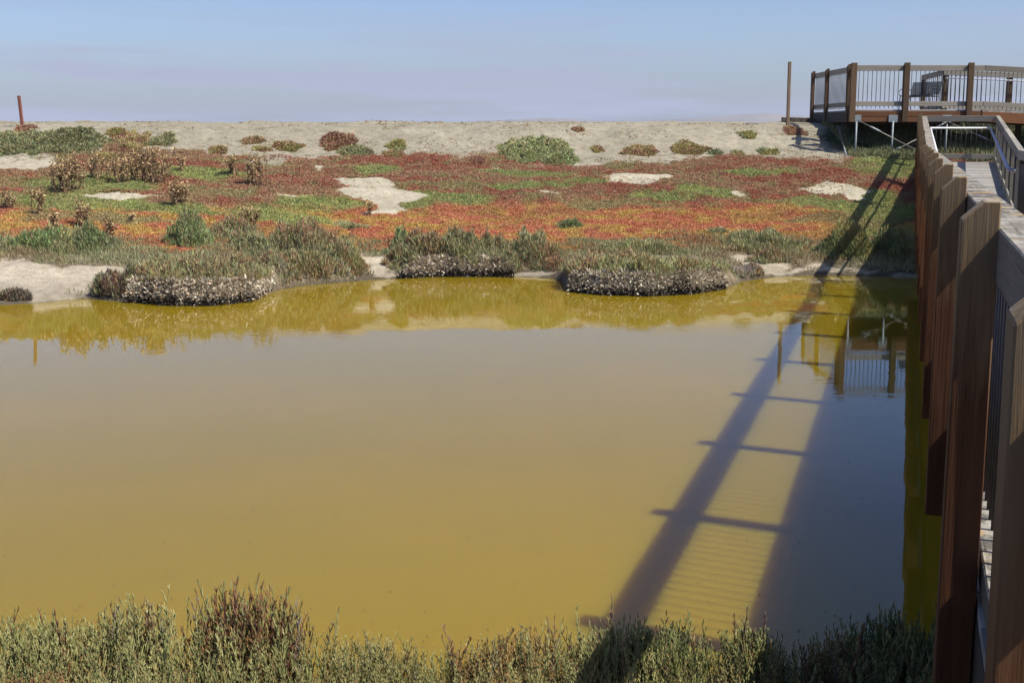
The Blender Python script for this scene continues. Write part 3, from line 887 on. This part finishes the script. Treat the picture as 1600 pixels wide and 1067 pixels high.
def pickle_band():
    n = 130000
    Y = rng.uniform(18.5, 26, n); X = rng.uniform(-.45, .41, n) * Y
    z = height(X, Y); _, v = to_pix(X, Y, z)
    nz = fbm(X * 1.1, Y * 1.6, 141)
    keep = (v + 30 * (nz - .5) > 376) & (Y > far_shore(X) + .12) & (in_patch(X, Y, 'salt', 93) > .98 + .35 * (rng.random(n) - .5)) & (nz + .22 * rng.random(n) > .50)
    X, Y, z, nz = X[keep], Y[keep], z[keep], nz[keep]; n = len(X)
    hgt = .05 + .10 * smooth(.35, .65, nz)
    out = []
    for k in range(2):
        d = unit(np.stack([rng.normal(0, .35, n), rng.normal(0, .35, n), np.ones(n)], -1))
        p = np.stack([X, Y, z + hgt * rng.random(n) * .6], -1) + rng.normal(0, .02, (n, 3)) * [1, 1, 0]
        mixv = smooth(.4, .62, fbm(X * 1.7, Y * 2, 151))[:, None]
        c = (GREY * .9 * (1 - mixv * .6) + BRN * .8 * mixv * .6) * (.7 + .7 * rng.random((n, 1)))
        out.append(blades(p, d, rng.uniform(.035, .095, n), rng.uniform(.010, .020, n), c, c * 1.2))
    return mesh_parts('marsh_undergrowth', out)
o = link('marsh_undergrowth', pickle_band(), M['leaf'], kind='stuff')
o['label'] = 'thin grey green and brown undergrowth between the shrubs along the far shore'; o['category'] = 'undergrowth'

def dome_blades(cx, cy, rx, ry, h, dens, cols, style, seed, shore_gap=.05, L=(.045, .115), W=(.010, .019)):
    n = int(min(42000, max(160, dens * 1.7 * math.pi * rx * ry)))
    r = np.sqrt(rng.random(n)); a = rng.random(n) * 2 * np.pi
    edge = 1 + 1.1 * (fbm(np.cos(a) * 1.9 + seed, np.sin(a) * 1.9 + 9, seed, 5) - .5)
    x = cx + rx * r * np.cos(a) * edge; y = cy + ry * r * np.sin(a) * edge
    inland = y > far_shore(x) + shore_gap * np.clip(3.2 * fbm(x * 2.2, x * 0 + 4.4, seed + 9) - .75, .1, 1.3)
    x, y, r, a, n = x[inland], y[inland], r[inland], a[inland], int(inland.sum())
    g = height(x, y)
    cl = fbm(x * 2.8, y * 2.8, seed + 3); cl2 = fbm(x * 9, y * 9, seed + 4)
    top = h * np.maximum(0, 1 - r ** 2.0) ** .6 * (.15 + 1.35 * smooth(.25, .75, cl)) * (.6 + .8 * cl2)
    gone = (r > .45) & (cl2 + .35 * (1 - r) < .47)
    top = np.where(gone, top * .3, top)
    zz = top * rng.random(n) ** .35
    z = g + zz
    out = np.stack([np.cos(a) * r, np.sin(a) * r, np.zeros(n)], -1)
    if style == 'up':
        d = unit(out * .3 + np.stack([rng.normal(0, .33, n), rng.normal(0, .33, n), np.ones(n)], -1))
    else:
        d = unit(out * .6 + np.stack([rng.normal(0, .6, n), rng.normal(0, .6, n), .35 + .6 * rng.random(n)], -1))
    cols = np.array(cols)
    which = np.clip((cl * 1.7 - .35 + rng.normal(0, .16, n)) * len(cols), 0, len(cols) - 1).astype(int)
    c = cols[which] * (.7 + .7 * rng.random((n, 1))) * (1 + .1 * rng.normal(size=(n, 3)))
    p = np.stack([x, y, z - .02], -1)
    return blades(p, d, rng.uniform(*L, n), rng.uniform(*W, n), c, c * 1.2, tri=False)

def face_stems(cx, cy, rx, ry, h, n, cols, seed):
    """dead, salt-crusted stems hanging down the pond-side face of a mound"""
    x = cx + rx * rng.uniform(-.93, .93, n)
    cl = fbm(x * 1.9 + seed, 0 * x, seed, 3); t = rng.random(n) * (1 - .75 * np.abs((x - cx) / rx) ** 5)
    y = far_shore(x) - .03 + .27 * t + rng.normal(0, .02, n)
    ok = height(x, y) > -.05
    x, y, t, cl = x[ok], y[ok], t[ok], cl[ok]; n = len(x)
    z = np.maximum(height(x, y), .0) + rng.uniform(0, .07, n)
    d = unit(np.stack([rng.normal(0, .55, n), -.45 + rng.normal(0, .35, n), -.25 + rng.normal(0, .6, n)], -1))
    cols = np.array(cols); which = rng.integers(0, len(cols), n)
    c = cols[which] * (.6 + .7 * rng.random((n, 1)))
    pale = smooth(.34, .48, cl) * 2.6 + .3
    dark = (rng.random(n) > pale * (.02 + 2.0 * smooth(.04, .40, t)))[:, None]          # lowest stems coloured dark for the undercut's shade, brown and bleached ones above
    peat_shade = np.where((t < .10 + .10 * rng.random(n))[:, None], np.array([.045, .035, .025]), np.array([.25, .20, .13]))
    c = np.where(dark, peat_shade * (.5 + rng.random((n, 1))), c)
    return blades(np.stack([x, y, z], -1), d, rng.uniform(.04, .12, n), rng.uniform(.018, .044, n), c, c, tri=False)

def shrub(name, label, cat, px, py, rx_px, ry_m, h, cols, style='up', dens=2600, group=None, face=None, L=(.045, .115), W=(.010, .019)):
    c = on_ground(px, py)
    rx = rx_px / F * c.y
    seed = int(px * 7 + py) % 1000
    loc = (c.x, c.y, c.z)
    root = thing(name, label, cat, loc, 0, group)
    def part(nm, data, mat):
        me = mesh_parts(nm, [data]); me.transform(Matrix.Translation(-Vector(loc)))
        return link(nm, me, mat, root)
    part('foliage', dome_blades(c.x, c.y, rx, ry_m, h, dens, cols, style, seed, (.15 if face else .05), L, W), M['leaf'])
    if face:
        part('dead_stems', face_stems(c.x, c.y, rx, ry_m, face[0], face[1], face[2], seed + 5), M['stem'])
    else:   # woody base
        n = int(60 + 90 * rx)
        a = rng.random(n) * 2 * np.pi; r = np.sqrt(rng.random(n)) * .8
        x = c.x + rx * r * np.cos(a); y = c.y + ry_m * r * np.sin(a)
        d = unit(np.stack([rng.normal(0, .4, n), rng.normal(0, .4, n), np.ones(n)], -1))
        cc = np.array([.11, .08, .055]) * (.6 + .8 * rng.random((n, 1)))
        part('stems', blades(np.stack([x, y, height(x, y) - .01], -1), d, np.full(n, h * .6), np.full(n, .012), cc), M['stem'])
    return root

WH = [STRAW * 1.45, STRAW * 1.3, STRAW, [.6, .45, .3]]
gm_ = 'pickleweed shrubs along the far shore'
shrub('marsh_mound', 'left grey green plant mound with a pale crusted face dropping into the pond', 'plant mound', 318, 432, 104, 1.1, .24, [OLV * .8, SAGE, GREY, BRN, SAGE], 'up', 4200, 'plant mounds at the waterline', (.30, 22000, WH))
shrub('marsh_mound', 'broad green plant mound with dark undercut edge jutting into the pond near the boardwalk', 'plant mound', 1015, 428, 132, 1.3, .20, [OLV, LGREEN * .9, SAGE, SAGE, BRN], 'up', 4000, 'plant mounds at the waterline', (.28, 26000, [STRAW * 1.2, STRAW, STRAW * 1.4, [.5, .42, .3]]))
shrub('marsh_mound', 'central dark green plant mound with straw coloured stems hanging over the water', 'plant mound', 715, 410, 92, .9, .34, [GREY, SAGE * .8, GREY * .9, BRN * .8], 'up', 4200, 'plant mounds at the waterline', (.26, 15000, WH))
shrubs = [
 ('low tangle of pale and green stems at the waterline where the left mound ends', 452, 441, 46, .35, .20, [STRAW * .8, GREY, BRN, SAGE], 4600),
 ('brown and straw coloured tangle hanging over the bank left of the bare shore', 522, 432, 46, .3, .20, [BRN, STRAW * .8, GREY, BRN * .8], 4600),
 ('straw coloured tangle on the bank just right of the broad mound', 1172, 430, 26, .35, .14, [STRAW * .9, STRAW * .7, BRN], 4600),
 ('dry straw litter clump between the central mound and the brown twiggy shrub', 868, 418, 22, .25, .10, [STRAW * .8, GREY, BRN], 3600),
 ('long low grey green shrub behind the left sand flat', 80, 390, 62, .5, .26, [GREY, SAGE, BGREEN * .9], 2600),
 ('upright bluish green shrub between the sand flat and the orange carpet', 152, 386, 36, .35, .40, [GREY, BGREEN * .8, GREY], 4200),
 ('rounded bright green shrub standing in the orange carpet', 297, 380, 30, .4, .42, [BGREEN, BGREEN * 1.15, LGREEN * .8], 4800),
 ('loose sage shrub right behind the rounded bright green one', 368, 366, 42, .4, .22, [SAGE, GREY, BRN], 2400),
 ('tall dark sage shrub behind the left mound', 452, 402, 74, .65, .40, [GREY * .9, SAGE * .9, GREY, BRN], 3800),
 ('low brown edged shrub at the waterline right of the left mound', 480, 426, 62, .45, .24, [GREY * .9, BRN, SAGE * .8], 3600),
 ('purplish brown bush beside the sand flat at the left mound', 182, 456, 38, .45, .30, [MAROON * .8, BRN * .9, [.17, .12, .10], GREY], 5200),
 ('small upright dark shrub left of the central mound', 624, 390, 20, .28, .34, [GREY, BGREEN * .75], 4800),
 ('brown twiggy shrub right of the central mound', 838, 408, 36, .4, .34, [BRN * .8, BRN, GREY], 4200),
 ('small dark green tuft in the orange carpet above the right mound', 890, 354, 18, .2, .14, [GREY, BGREEN * .8], 4200),
 ('wide low sage shrub behind the right mound', 1000, 392, 70, .4, .20, [GREY, SAGE * .9, SAGE], 2600),
 ('sage shrub at the right of the orange carpet before the boardwalk shadow', 1185, 388, 55, .5, .24, [SAGE * .9, GREY, SAGE], 3000),
 ('grey green clump on the pale salt patch right of the broad mound', 1205, 408, 30, .28, .20, [GREY, BRN, SAGE * .8], 3800),
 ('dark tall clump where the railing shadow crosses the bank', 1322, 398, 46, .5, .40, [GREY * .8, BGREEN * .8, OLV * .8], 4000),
 ('small sage tuft below the large sand hollow', 548, 356, 28, .25, .16, [SAGE, GREY], 3400),
 ('grey green shrub at the left picture edge above the sand flat', 12, 390, 26, .4, .24, [GREY, SAGE], 3000),
 ('flat mat of dark dead twigs at the left waterline', 22, 468, 30, .16, .09, [DARK, BRN * .6, [.2, .16, .12]], 5200),
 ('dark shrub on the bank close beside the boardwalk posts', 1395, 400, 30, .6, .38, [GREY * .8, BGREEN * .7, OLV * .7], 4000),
 ('orange brown low shrub between left mound and bare shore', 545, 408, 28, .4, .22, [BRN, OLV * .8, GREY], 3600),
 ('small dark tuft at the middle of the orange carpet', 670, 388, 20, .2, .16, [GREY, SAGE * .8], 3800),
 ('tiny blue green tuft right of the broad mound in the orange carpet', 1120, 366, 16, .15, .12, [GREY, SAGE * .8], 3800),
]
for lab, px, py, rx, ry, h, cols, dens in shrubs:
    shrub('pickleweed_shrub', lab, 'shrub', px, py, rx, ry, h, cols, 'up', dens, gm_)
gr = 'low plants on the sandy levee'
levee = [
 ('large sprawling sage green plant on the levee at far left', 50, 229, 112, 1.1, .16, [SAGE * .85, LGREEN * .65, SAGE * .75], 2600),
 ('dense green hump plant just under the crest near the leaning red pole', 110, 218, 42, .8, .22, [LGREEN * .55, SAGE * .6], 4000),
 ('rusty brown mat plant spilling down the levee beside the green hump', 186, 236, 30, 1.6, .12, [MAROON, BRN, OLV], 3600),
 ('small brown tuft on the crest above the rusty mat', 182, 207, 14, .3, .08, [BRN, OLV * .8], 4000),
 ('straggly grey green plant on bare sand right of the rusty mat', 250, 222, 22, .5, .20, [GREY, SAGE * .8], 2200),
 ('small flat brown plant on the upper sand face', 395, 220, 16, .25, .07, [BRN, OLV * .8], 4000),
 ('tiny olive plant just below the small flat brown one', 408, 234, 13, .2, .07, [OLV, BRN], 4000),
 ('low brown plant in the sand left of the red brown cluster', 450, 228, 22, .3, .08, [BRN, OLV * .8], 3400),
 ('red brown cluster plant beside the dark sage one on the sand', 530, 224, 27, .55, .16, [MAROON, BRN, MAROON * .8], 3600),
 ('dark sage plant attached to the red brown cluster', 554, 237, 24, .45, .16, [GREY, SAGE * .75], 4200),
 ('small bright green cushion plant alone on the sand face', 621, 228, 14, .3, .12, [LGREEN, OLV], 4200),
 ('brown cushion plant below the bright green cushion', 618, 244, 15, .3, .10, [BRN, OLV * .8], 3800),
 ('largest green hump plant at the foot of the sand face in the middle', 838, 243, 66, 1.1, .34, [LGREEN * .95, LGREEN, SAGE], 4200),
 ('tiny brown plant high on the sand near the crest', 903, 203, 8, .2, .06, [BRN, MAROON], 4200),
 ('tiny brown plant right of the largest green hump', 934, 234, 9, .2, .07, [BRN, OLV], 4200),
 ('ragged brown plant with green tips at the sand foot', 1002, 238, 28, .4, .12, [BRN, OLV, MAROON], 3400),
 ('dense olive brown cushion plant at the sand foot', 1076, 236, 28, .4, .14, [OLV * .8, BRN, OLV], 4200),
 ('small green plant near the crest left of the tall pole', 1168, 210, 13, .3, .08, [LGREEN * .9, OLV], 4200),
 ('tiny olive plant at the sand foot between two cushions', 1118, 240, 9, .15, .06, [OLV, LGREEN * .7], 4200),
 ('tiny grey plant at the sand foot left of the platform shadow', 1153, 241, 9, .15, .06, [GREY, OLV], 4200),
 ('olive cushion plant at the foot of the platform shadow', 1200, 238, 15, .3, .10, [OLV, LGREEN * .8], 4200),
 ('rust coloured plant on the sand under the tall pole', 1242, 206, 18, .3, .06, [MAROON, BRN], 4200),
 ('small brown plant at the base of the leaning red pole', 40, 201, 16, .3, .09, [BRN, MAROON], 4200),
 ('small reddish plant at the sand foot left of the green hump', 745, 250, 12, .3, .08, [MAROON, BRN], 4200),
 ('small brown tuft in the sand near the dead stalks', 342, 236, 12, .25, .08, [BRN, OLV], 4200),
]
for lab, px, py, rx, ry, h, cols, dens in levee:
    shrub('levee_plant', lab, 'plant', px, py, rx, ry, h * .62, cols, 'mat', dens, gr, None, (.04, .10), (.014, .028))

# green growth in the shade below the platform
def under_growth():
    n = 30000
    Y = rng.uniform(31.2, 34.8, n); X = rng.uniform(8.3, 14.0, n)
    z = height(X, Y); nz = fbm(X * 1.6, Y * 1.6, 161)
    k = nz > .36; X, Y, z, nz = X[k], Y[k], z[k], nz[k]; n = len(X)
    d = unit(np.stack([rng.normal(0, .5, n), rng.normal(0, .5, n), np.ones(n)], -1))
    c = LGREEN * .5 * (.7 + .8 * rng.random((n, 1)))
    return mesh_parts('green_growth', [blades(np.stack([X, Y, z + .1 * rng.random(n)], -1), d, rng.uniform(.06, .15, n), rng.uniform(.015, .03, n), c, c)])
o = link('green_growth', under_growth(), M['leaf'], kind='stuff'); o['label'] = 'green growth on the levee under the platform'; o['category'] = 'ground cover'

# scattered scraps and pebbles on the sand
def scraps():
    n = 6500
    px = rng.uniform(0, 1270, n); py = rng.uniform(198, 252, n)
    X, Y = [], []
    Yg = rng.uniform(28, 35, n); Xg = rng.uniform(-.42, .26, n) * Yg
    cl = fbm(Xg * 1.3, Yg * 1.3, 171)
    low = smooth(3.0, .8, crest_y(Xg) - Yg + 0)  # thin out toward the crest
    k = (cl + .18 * rng.random(n) > .56 + .12 * low); Xg, Yg = Xg[k], Yg[k]; n = len(Xg)
    m_ = 5
    Xr = np.repeat(Xg, m_) + rng.normal(0, .035, n * m_); Yr = np.repeat(Yg, m_) + rng.normal(0, .035, n * m_)
    d = unit(np.stack([rng.normal(0, .8, n * m_), rng.normal(0, .8, n * m_), rng.random(n * m_) * .7], -1))
    c = np.repeat(np.where(rng.random((n, 1)) < .55, BRN * .9, np.where(rng.random((n, 1)) < .5, np.array([.5, .46, .38]), OLV * .8)), m_, 0) * (.7 + .6 * rng.random((n * m_, 1)))
    return mesh_parts('plant_debris', [blades(np.stack([Xr, Yr, height(Xr, Yr) + .004], -1), d, rng.uniform(.02, .06, n * m_), rng.uniform(.012, .03, n * m_), c, c)])
o = link('plant_debris', scraps(), M['stem'], kind='stuff'); o['label'] = 'small scraps of dry plants scattered on the sand'; o['category'] = 'debris'

# --- dead stalk plants
def stalks(label, px, py, hpx, wpx, n_st, seed, cols=None):
    c = on_ground(px, py); h = hpx / F * c.y; wdt = wpx / F * c.y
    root = thing('dried_weed', label, 'plant', tuple(c), 0, 'dried flower stalks on the bank')
    r = np.random.default_rng(seed)
    V, Fc, C, k = [], [], [], 0
    brown = np.array([.24, .155, .09])
    LV = []
    for i in range(n_st):
        bx, by = r.normal(0, wdt * .28), r.normal(0, wdt * .2)
        hh = h * r.uniform(.55, 1.05); pts = []; x, y = bx, by
        dx, dy = bx * .25 / max(h, .1) + r.normal(0, .07), r.normal(0, .08)
        for j in range(6):
            t = j / 5; pts.append((x + dx * hh * t + r.normal(0, .008), y + dy * hh * t, hh * t - .03))
        lines = [pts]
        for _ in range(r.integers(1, 4)):
            j = r.integers(2, 5); p0 = pts[j]; sx = r.choice([-1, 1]) * r.uniform(.04, .1)
            lines.append([p0, (p0[0] + sx, p0[1] + r.normal(0, .04), p0[2] + r.uniform(.05, .16))])
        for ln in lines:
            v, f = tube_np(ln, [.007] * len(ln), 3)
            f = [q for q in f if len(q) == 4]
            f = [t3 for q in f for t3 in ((q[0], q[1], q[2]), (q[0], q[2], q[3]))]
            V.append(np.array(v)); Fc.append(np.array(f) + k); C.append(np.tile(brown * r.uniform(.6, 1.3), (len(v), 1))); k += len(v)
            for p in ln[1:]:
                m_ = 7 if p[2] > hh * .55 else 5
                for q in range(m_): LV.append((p[0] + r.normal(0, .022), p[1] + r.normal(0, .022), p[2] + r.normal(0, .035), p[2] / max(h, .1)))
    me = mesh_np('stalks', np.concatenate(V), np.concatenate(Fc), np.concatenate(C)); link('stalks', me, M['stem'], root)
    LV = np.array(LV); n = len(LV)
    d = unit(np.stack([rng.normal(0, .7, n), rng.normal(0, .7, n), rng.normal(.2, .7, n)], -1))
    top = np.clip(LV[:, 3:4], 0, 1)
    cl = (np.array([.28, .19, .11]) * (1 - top) + np.array([.46, .33, .16]) * top) * (.5 + 1.0 * rng.random((n, 1)))
    if cols is not None: cl = np.array(cols) * (.6 + .8 * rng.random((n, 1)))
    v, f, cc = blades(LV[:, :3], d, rng.uniform(.03, .065, n), rng.uniform(.018, .036, n), cl, cl, tri=False)
    link('dry_leaves', mesh_np('dry_leaves', v, f, np.clip(cc, .01, .9)), M['stem'], root)
for i, a in enumerate([
 ('densest clump of dried brown stalks standing left over the bright green patch', 104, 301, 58, 40, 26),
 ('widest clump of dried brown stalks in front of the levee sand', 238, 288, 56, 44, 30),
 ('sparse pale dried stalks between the two big stalk clumps', 185, 288, 44, 44, 14),
 ('thin row of dried stalks beside the densest clump', 150, 282, 42, 22, 6),
 ('dark brown dried stalk bush at the right end of the narrow sand strip', 280, 322, 38, 26, 12),
 ('narrow upright dried stalk plant left above the orange carpet', 130, 356, 44, 14, 7),
 ('airy dried stalks standing in the red carpet left of the sand hollow', 404, 292, 52, 24, 9),
 ('small dried weed with a leafy top left of the airy stalks', 361, 274, 26, 16, 6),
 ('dried weed near the left picture edge in front of green growth', 55, 334, 36, 20, 6),
 ('faint dried stalks at the very left edge of the bank', 14, 328, 34, 18, 5),
 ('twisted dead twigs in the sage shrub at the orange carpet', 398, 362, 40, 26, 8),
 ('single thin dead stalk in front of the narrow sand strip', 204, 350, 18, 6, 2),
 ('short dead stalk pair behind the long low shrub', 80, 366, 36, 26, 4),
 ('single small stalk at the edge of the large sand hollow', 576, 338, 24, 7, 2),
 ('slim dead stalk plant above the upright bluish shrub', 172, 370, 30, 22, 5),
 ('small dried sprig in the red carpet above the stalk bush', 283, 270, 22, 10, 3)]):
    stalks(*a, 300 + i)

# --- the near bank: branching pickleweed in front of the water
def sprig(seed, h=.26, lean=.15, spread_=.45, tilt=.03):
    r = np.random.default_rng(seed)
    pts = [np.zeros(3)]; d = unit(np.array([r.normal(0, lean), r.normal(0, lean), 1.0]))
    n = 9
    segs = []
    for i in range(n):
        nd = unit(d + r.normal(0, .09, 3) + [0, 0, .05]); q = pts[-1] + nd * h / n
        segs.append((pts[-1], q, .0026 * (1 - .5 * i / n), 0)); pts.append(q); d = nd
        if i >= 1:
            for sgn in (-1, 1):
                for _ in range(2 if i < 7 else 1):
                    a = r.uniform(0, 2 * np.pi)
                    sd = unit(np.array([np.cos(a) * spread_, np.sin(a) * spread_, 1.0]))
                    L = h * r.uniform(.07, .17) * (1.15 - .6 * i / n)
                    m1 = q + sd * L * .5; sd2 = unit(sd + [0, 0, .5] + r.normal(0, .15, 3)); m2 = m1 + sd2 * L * .6
                    segs.append((q, m1, .0022, 1)); segs.append((m1, m2, .0025, 2))
                    if r.random() < .45:
                        sd3 = unit(sd + r.normal(0, .5, 3) + [0, 0, .3]); segs.append((m1, m1 + sd3 * L * .45, .0022, 2))
    V, Fc, T = [], [], []
    for A, B, rad, kind in segs:
        dd = unit(B - A); e1 = unit(np.cross(dd, [.31, .77, .2])); e2 = np.cross(dd, e1); k = len(V)
        for P0, rr, tt in ((A, rad, 0), (B, rad * (.8 if kind < 2 else .45), 1)):
            for j in range(3):
                t = 2 * np.pi * j / 3; V.append(P0 + (e1 * np.cos(t) + e2 * np.sin(t)) * rr); T.append((kind, tt, P0[2] / h))
        for j in range(3):
            a_, b_ = k + j, k + (j + 1) % 3
            Fc += [(a_, b_, b_ + 3), (a_, b_ + 3, a_ + 3)]
    return np.array(V), np.array(Fc), np.array(T)
SPR = [sprig(900 + k, .26, .12 + .02 * (k % 4), .35 + .12 * (k % 3)) for k in range(10)]

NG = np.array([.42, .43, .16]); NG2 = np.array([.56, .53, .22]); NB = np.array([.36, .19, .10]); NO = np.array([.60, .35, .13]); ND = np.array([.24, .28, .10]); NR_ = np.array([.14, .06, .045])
def sprig_cluster(xs, ys, hs, cols, tips, woody=(.10, .065, .045)):
    V, Fc, C, k = [], [], [], 0
    cols = np.array(cols); tips = np.array(tips)
    for x, y, h in zip(xs, ys, hs):
        v, f, t = SPR[rng.integers(len(SPR))]
        a = rng.uniform(0, 2 * np.pi); s_ = h / .26
        ca, sa = math.cos(a), math.sin(a)
        w_ = v.copy()
        w_[:, 0] = (v[:, 0] * ca - v[:, 1] * sa); w_[:, 1] = (v[:, 0] * sa + v[:, 1] * ca)
        w_ = w_ * [s_ ** .6, s_ ** .6, s_]
        w_ += [x, y, h1f(x, y)]
        q = rng.integers(len(cols)); c0 = cols[q] * rng.uniform(.75, 1.25); ct = tips[rng.integers(len(tips))] * rng.uniform(.8, 1.3)
        kind = t[:, 0:1]; hh = np.clip(t[:, 2:3], 0, 1)
        base_ = np.array(woody) * (1 - hh) + c0 * .8 * hh
        c = np.where(kind == 0, base_, c0)
        c = np.where((kind == 2) & (t[:, 1:2] > .5), ct, c)
        V.append(w_); Fc.append(f + k); C.append(c); k += len(v)
    return np.concatenate(V), np.concatenate(Fc), np.concatenate(C)
_hx = np.linspace(-6, 8, 120); _hy = np.linspace(2.5, 7, 60)
_HX, _HY = np.meshgrid(_hx, _hy); _HG = height(_HX, _HY)
def h1f(x, y):
    i = int(np.clip((x + 6) / 14 * 119, 0, 118)); j = int(np.clip((y - 2.5) / 4.5 * 59, 0, 58))
    return max(float(_HG[j, i]), -.02)

# tips' row in the photograph against the column -> how tall the growth is along the bank
tip_x = [-100, 0, 60, 150, 230, 300, 400, 470, 520, 600, 640, 720, 800, 860, 930, 980, 1040, 1100, 1180, 1240, 1290, 1340, 1400, 1470, 1700]
tip_y = [945, 945, 955, 935, 935, 915, 912, 930, 965, 985, 992, 985, 972, 965, 955, 955, 960, 975, 965, 990, 975, 950, 945, 955, 950]
def need_h(x, y):
    px, _ = to_pix(x, y, .4)
    ty = float(np.interp(px, tip_x, tip_y))
    return at_depth(px, ty, y).z
def near_band(n, x0, x1, y0, y1, cols, tips, hscale=(.7, 1.02), hmin=.12):
    xs = rng.uniform(x0, x1, n); ys = y0 + (y1 - y0) * rng.random(n)
    hs = []
    for x, y in zip(xs, ys):
        nz = float(fbm(np.array([x * 2.5]), np.array([y * 2.5]), 201)[0])
        lim = need_h(x, 5.55) - max(0, h1f(x, y))
        u = rng.random()
        hs.append(max(hmin, lim * (hscale[0] + (hscale[1] - hscale[0]) * u * u) * (.72 + .5 * nz)))
    return sprig_cluster(xs, ys, hs, cols, tips)
v, f, c = near_band(3300, -2.75, 3.4, 4.15, 5.6, [NG, NG2, NG, ND], [NG2, NG2 * 1.1, NO, NG, NB])
o = link('pickleweed_growth', mesh_np('pickleweed_growth', v, f, np.clip(c, .005, .9)), M['leaf'], kind='stuff')
o['label'] = 'grey green pickleweed growing thickly along the near bank'; o['category'] = 'pickleweed'
v, f, c = near_band(110, -2.6, 2.2, 5.2, 5.62, [NG2, NG, NB, NR_, [.30, .24, .17]], [NG2, NG, NO, [.4, .33, .24]], (1.0, 1.32), .2)
o = link('pickleweed_spikes', mesh_np('pickleweed_spikes', v, f, np.clip(c, .005, .9)), M['leaf'], kind='stuff')
o['label'] = 'thin tall living and dead spikes rising above the near growth'; o['category'] = 'pickleweed'
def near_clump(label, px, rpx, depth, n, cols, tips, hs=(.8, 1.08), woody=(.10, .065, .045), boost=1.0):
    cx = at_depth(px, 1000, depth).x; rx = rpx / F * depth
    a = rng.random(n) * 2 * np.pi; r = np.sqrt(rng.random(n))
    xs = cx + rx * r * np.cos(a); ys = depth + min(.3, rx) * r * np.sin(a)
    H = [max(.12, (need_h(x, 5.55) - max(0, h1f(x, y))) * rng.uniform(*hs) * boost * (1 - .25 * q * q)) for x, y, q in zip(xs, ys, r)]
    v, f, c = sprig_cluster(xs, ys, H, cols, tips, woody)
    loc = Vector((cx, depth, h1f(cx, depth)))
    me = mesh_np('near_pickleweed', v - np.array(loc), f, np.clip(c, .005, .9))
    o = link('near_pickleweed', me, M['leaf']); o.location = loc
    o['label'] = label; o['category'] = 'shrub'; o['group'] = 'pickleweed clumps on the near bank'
near_clump('tallest near clump with dark reddish brown stems against the yellow water', 395, 85, 5.42, 190, [NB, NR_, NB * .8, NG], [NG, NB, NO * .8], (.75, 1.1), (.13, .05, .03), 1.05)
near_clump('pale green spiky clump at the left corner of the near bank', 60, 90, 5.45, 140, [NG, NG2], [NG2, NG])
near_clump('two tall pale spikes clump left of the reddish brown clump', 205, 60, 5.5, 70, [NG, NG2], [NG2, NB], (.85, 1.12))
near_clump('fine pale green clump right of the reddish brown clump', 590, 90, 5.4, 150, [NG, NG2], [NG2, NO * .8])
near_clump('orange flecked bushy clump at the middle of the near bank', 800, 95, 5.42, 240, [NO * .8, NG2, [.24, .19, .08]], [NO, NO * 1.1, NG2], (.6, 1.05), (.12, .06, .03))
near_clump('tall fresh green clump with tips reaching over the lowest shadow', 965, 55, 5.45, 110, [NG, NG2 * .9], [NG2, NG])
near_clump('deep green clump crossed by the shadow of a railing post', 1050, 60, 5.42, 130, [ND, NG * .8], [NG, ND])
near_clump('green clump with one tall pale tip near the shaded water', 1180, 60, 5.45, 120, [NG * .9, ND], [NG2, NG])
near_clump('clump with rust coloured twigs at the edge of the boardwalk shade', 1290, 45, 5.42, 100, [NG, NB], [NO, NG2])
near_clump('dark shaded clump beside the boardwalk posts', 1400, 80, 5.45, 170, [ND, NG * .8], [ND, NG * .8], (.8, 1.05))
near_clump('rusty twig clump in the lower left corner', 40, 60, 4.85, 80, [NB, NO * .7], [NO, NB], (.7, .8), (.14, .05, .03))

# specks floating on the pond
def specks():
    n = 420
    Y = 5.9 + 14 * rng.random(n) ** 1.8; X = rng.uniform(-.42, .30, n) * Y
    V, Fc = [], []
    for i in range(n):
        r = rng.uniform(.003, .0085); k = len(V)
        for j in range(5): V.append((X[i] + r * math.cos(j * 1.257), Y[i] + r * math.sin(j * 1.257), .003))
        V.append((X[i], Y[i], .006))
        for j in range(5): Fc.append((k + j, k + (j + 1) % 5, k + 5))
    return mesh_np('floating_specks', V, Fc)
o = link('floating_specks', specks(), plain('dark_speck', (.10, .075, .03), .8), kind='stuff'); o['label'] = 'tiny dark specks floating on the pond'; o['category'] = 'debris'
